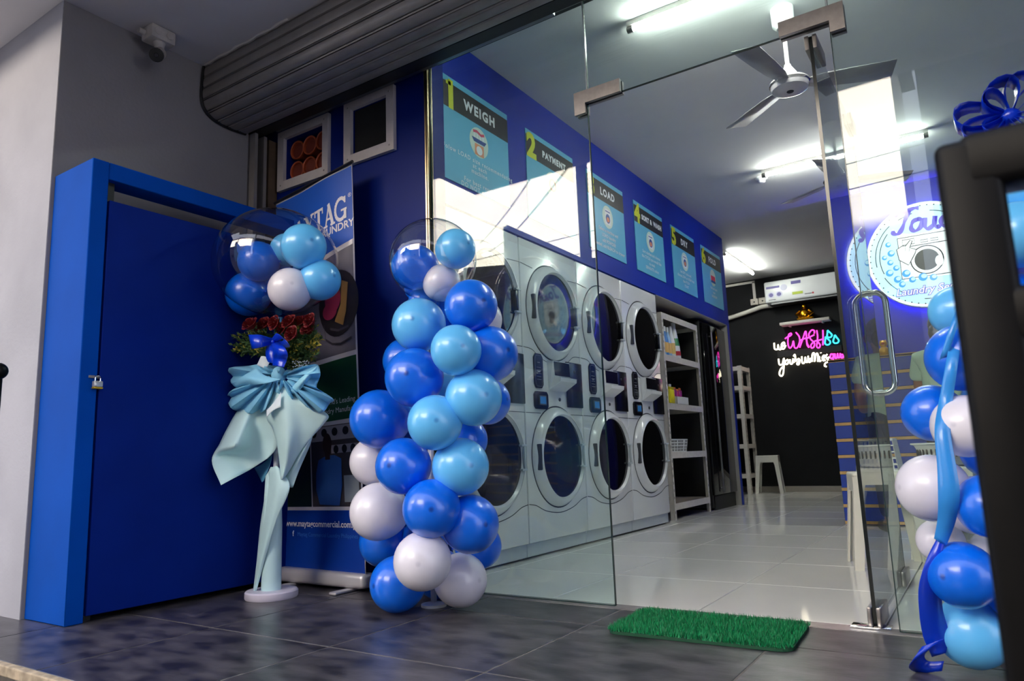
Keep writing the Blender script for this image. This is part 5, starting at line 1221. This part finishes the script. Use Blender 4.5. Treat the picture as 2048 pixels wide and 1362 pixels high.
def fan(label, c, a0, L_=.50):
    c = Vector(c); t = thing('ceiling_fan', label, 'fan', tuple(c), 'ceiling fans')
    obj('canopy', MB().lathe([(.035, 2.72-c.z), (.055, 2.74-c.z), (.058, 2.83-c.z)], c, n=24), M_white, t)
    obj('downrod', MB().tube([(c.x, c.y, c.z+.06), (c.x, c.y, 2.74)], .011, 10), M_white, t)
    obj('rod_cup', MB().lathe([(.05, .03), (.042, .06), (.018, .10), (.016, .11)], c, n=20), M_white, t)
    h_ = obj('motor_hub', MB().lathe([(.0, -.038), (.06, -.038), (.088, -.028), (.094, -.012), (.094, .0), (.098, .004), (.098, .012), (.09, .02), (.05, .034), (0, .036)], c, n=36), mat('fan_hub_white', (196, 194, 198), .25, coat=.4), t)
    obj('hub_ring', MB().lathe([(.095, -.004), (.1005, .0), (.1005, .004), (.095, .008)], c, n=36), M_chrome, h_)
    obj('hub_badge', MB().lathe([(0, -.041), (.016, -.041), (.018, -.038)], c, n=14), M_dark, h_)
    for k in range(3):
        a = math.radians(a0+120*k); d = Vector((math.cos(a), math.sin(a), 0)); n_ = Vector((-d.y, d.x, 0)); tl = Vector((0, 0, 1))
        P = []
        for r, w_ in ((.08, .030), (.16, .05), (.3, .06), (L_, .066)):
            P.append([c+d*r+n_*w_-tl*.012*w_/.06, c+d*r, c+d*r-n_*w_+tl*.012*w_/.06])
        obj('blade', MB().grid(P), mat('fan_blade_grey', (150, 148, 152), .4), t, solid=.004)
        obj('blade_iron', MB().rbox(c+d*.10-Vector((.018, .018, .004)), c+d*.10+Vector((.018, .018, .006)), .003), MATS['fan_hub_white'], t)
fan('front ceiling fan hanging near the door patch fitting', (-.655, 3.675, 2.405), 19+0, .49)
fan('rear ceiling fan behind the second tube light', (-.69, 5.30, 2.405), 28, .48)
q = atZ(1523, 355, 2.83)
sd = thing('smoke_detector', 'small white smoke detector on the ceiling by the second tube light', 'detector', tuple(q))
obj('detector_base', MB().lathe([(.045, -.016), (.05, -.012), (.05, 0)], q, n=24), M_white, sd); obj('detector_head', MB().lathe([(.0, -.05), (.022, -.048), (.03, -.035), (.026, -.026), (.038, -.016)], q, n=24), M_white, sd)

# ------------------------------------------------------------------ person at the counter (seen past the balloons and mirrored in the door)
def skin(name, verts, edges, radii, parent, m, root=0, sub=2):
    me = bpy.data.meshes.new(name); me.from_pydata(verts, edges, []); o = bpy.data.objects.new(name, me); COL.objects.link(o)
    md = o.modifiers.new('skin', 'SKIN'); md.use_smooth_shade = True
    for i, r in enumerate(radii):
        v = me.skin_vertices[0].data[i]; v.radius = r if isinstance(r, tuple) else (r, r); v.use_root = (i == root)
    s_ = o.modifiers.new('sub', 'SUBSURF'); s_.levels = sub; s_.render_levels = sub
    dg = bpy.context.evaluated_depsgraph_get(); m2 = bpy.data.meshes.new_from_object(o.evaluated_get(dg))
    bpy.data.objects.remove(o); bpy.data.meshes.remove(me)
    for p_ in m2.polygons: p_.use_smooth = True
    m2.materials.clear(); m2.materials.append(m)
    n_ = bpy.data.objects.new(name, m2); COL.objects.link(n_); n_.parent = parent; LOC[n_.name] = LOC[parent.name]
    return n_
PX, PYy = -.205, 5.30
pe = thing('person', 'person in a pale green shirt and dark trousers standing at the counter', 'person', (PX, PYy, 0)); pe.rotation_euler.z = math.radians(-20)
M_skin = mat('warm_skin', (150, 102, 78), .55, noise=(10, .08)); M_shirt = mat('pale_green_shirt', (176, 196, 172), .8, noise=(6, .08), bump=(12, .2)); M_trou = mat('dark_trousers', (34, 36, 46), .85, noise=(8, .1)); M_hair = mat('black_hair', (16, 13, 12), .5, noise=(40, .3))
# skeleton faces +Y, total height about 1.45 m, head bowed to the counter
V = [(0, 0, .72), (0, .0, .84), (0, .01, .98), (0, .02, 1.10), (0, .045, 1.165), (0, .075, 1.215), (0, .09, 1.285), (0, .095, 1.34),
     (-.14, .01, 1.10), (-.175, .03, .90), (-.135, .17, .80), (-.10, .235, .80), (.14, .01, 1.10), (.175, .03, .90), (.135, .17, .80), (.10, .235, .80),
     (-.075, 0, .70), (-.08, .015, .38), (-.085, -.01, .07), (-.09, .10, .035), (.075, 0, .70), (.08, .015, .38), (.085, -.01, .07), (.09, .10, .035)]
E = [(0, 1), (1, 2), (2, 3), (3, 4), (4, 5), (5, 6), (6, 7), (3, 8), (8, 9), (9, 10), (10, 11), (3, 12), (12, 13), (13, 14), (14, 15), (0, 16), (16, 17), (17, 18), (18, 19), (0, 20), (20, 21), (21, 22), (22, 23)]
Rr = [(.12, .09), (.115, .085), (.125, .09), (.10, .075), .05, .06, .082, .06, .05, .042, .032, .022, .05, .042, .032, .022, .08, .058, .038, .035, .08, .058, .038, .035]
skin('body', V, E, Rr, pe, M_skin)
SV = [(0, 0, .60), (0, 0, .74), (0, 0, .86), (0, .01, .99), (0, .02, 1.10), (0, .035, 1.145), (-.14, .012, 1.10), (-.172, .025, .95), (.14, .012, 1.10), (.172, .025, .95)]
skin('shirt', SV, [(0, 1), (1, 2), (2, 3), (3, 4), (4, 5), (4, 6), (6, 7), (4, 8), (8, 9)], [(.185, .13), (.165, .12), (.15, .11), (.15, .11), (.125, .095), .062, .068, .066, .068, .066], pe, M_shirt)
TV = [(0, 0, .70), (-.078, 0, .68), (-.083, .015, .38), (-.088, -.008, .085), (.078, 0, .68), (.083, .015, .38), (.088, -.008, .085)]
skin('trousers', TV, [(0, 1), (1, 2), (2, 3), (0, 4), (4, 5), (5, 6)], [(.13, .10), .098, .076, .06, .098, .076, .06], pe, M_trou)
hm = MB().ell((0, .078, 1.315), (.092, .104, .100), 22, 14); hm.ell((0, .012, 1.262), (.072, .055, .075), 16, 10)
obj('hair', MB().add([Vector(v)+LOC[pe.name] for v in hm.v], hm.f), M_hair, pe)
fm = MB()
for s_ in (-1, 1): fm.ell(LOC[pe.name]+Vector((s_*.088, .095, 1.275)), (.012, .022, .03), 10, 6)
obj('ear', fm, M_skin, pe)
obj('nose', MB().ell(LOC[pe.name]+Vector((0, .185, 1.268)), (.014, .018, .02), 10, 6), M_skin, pe)
for s_ in (-1, 1): obj('eye', MB().ell(LOC[pe.name]+Vector((s_*.032, .168, 1.292)), (.012, .007, .007), 10, 6), M_hair, pe)
obj('mouth', MB().ell(LOC[pe.name]+Vector((0, .168, 1.235)), (.022, .008, .006), 10, 6), mat('lip_tone', (130, 70, 64), .5), pe)
hd_ = MB()
for s_ in (-1, 1):
    for k, l in enumerate((.05, .056, .053, .044)):
        b0 = LOC[pe.name]+Vector((s_*(.10-.022+k*.014), .245, .80)); hd_.tube([b0, b0+Vector((0, l*.6, .004)), b0+Vector((0, l, -.010))], [.008, .0075, .006], 7)
    b0 = LOC[pe.name]+Vector((s_*.075, .225, .80)); hd_.tube([b0, b0+Vector((-s_*.025, .02, 0)), b0+Vector((-s_*.032, .04, -.004))], [.009, .008, .006], 7)
obj('fingers', hd_, M_skin, pe)
for s_ in (-1, 1): obj('shoe', MB().rbox(LOC[pe.name]+Vector((s_*.088-.042, -.06, .0)), LOC[pe.name]+Vector((s_*.088+.042, .18, .07)), .03, 3), M_dark, pe)
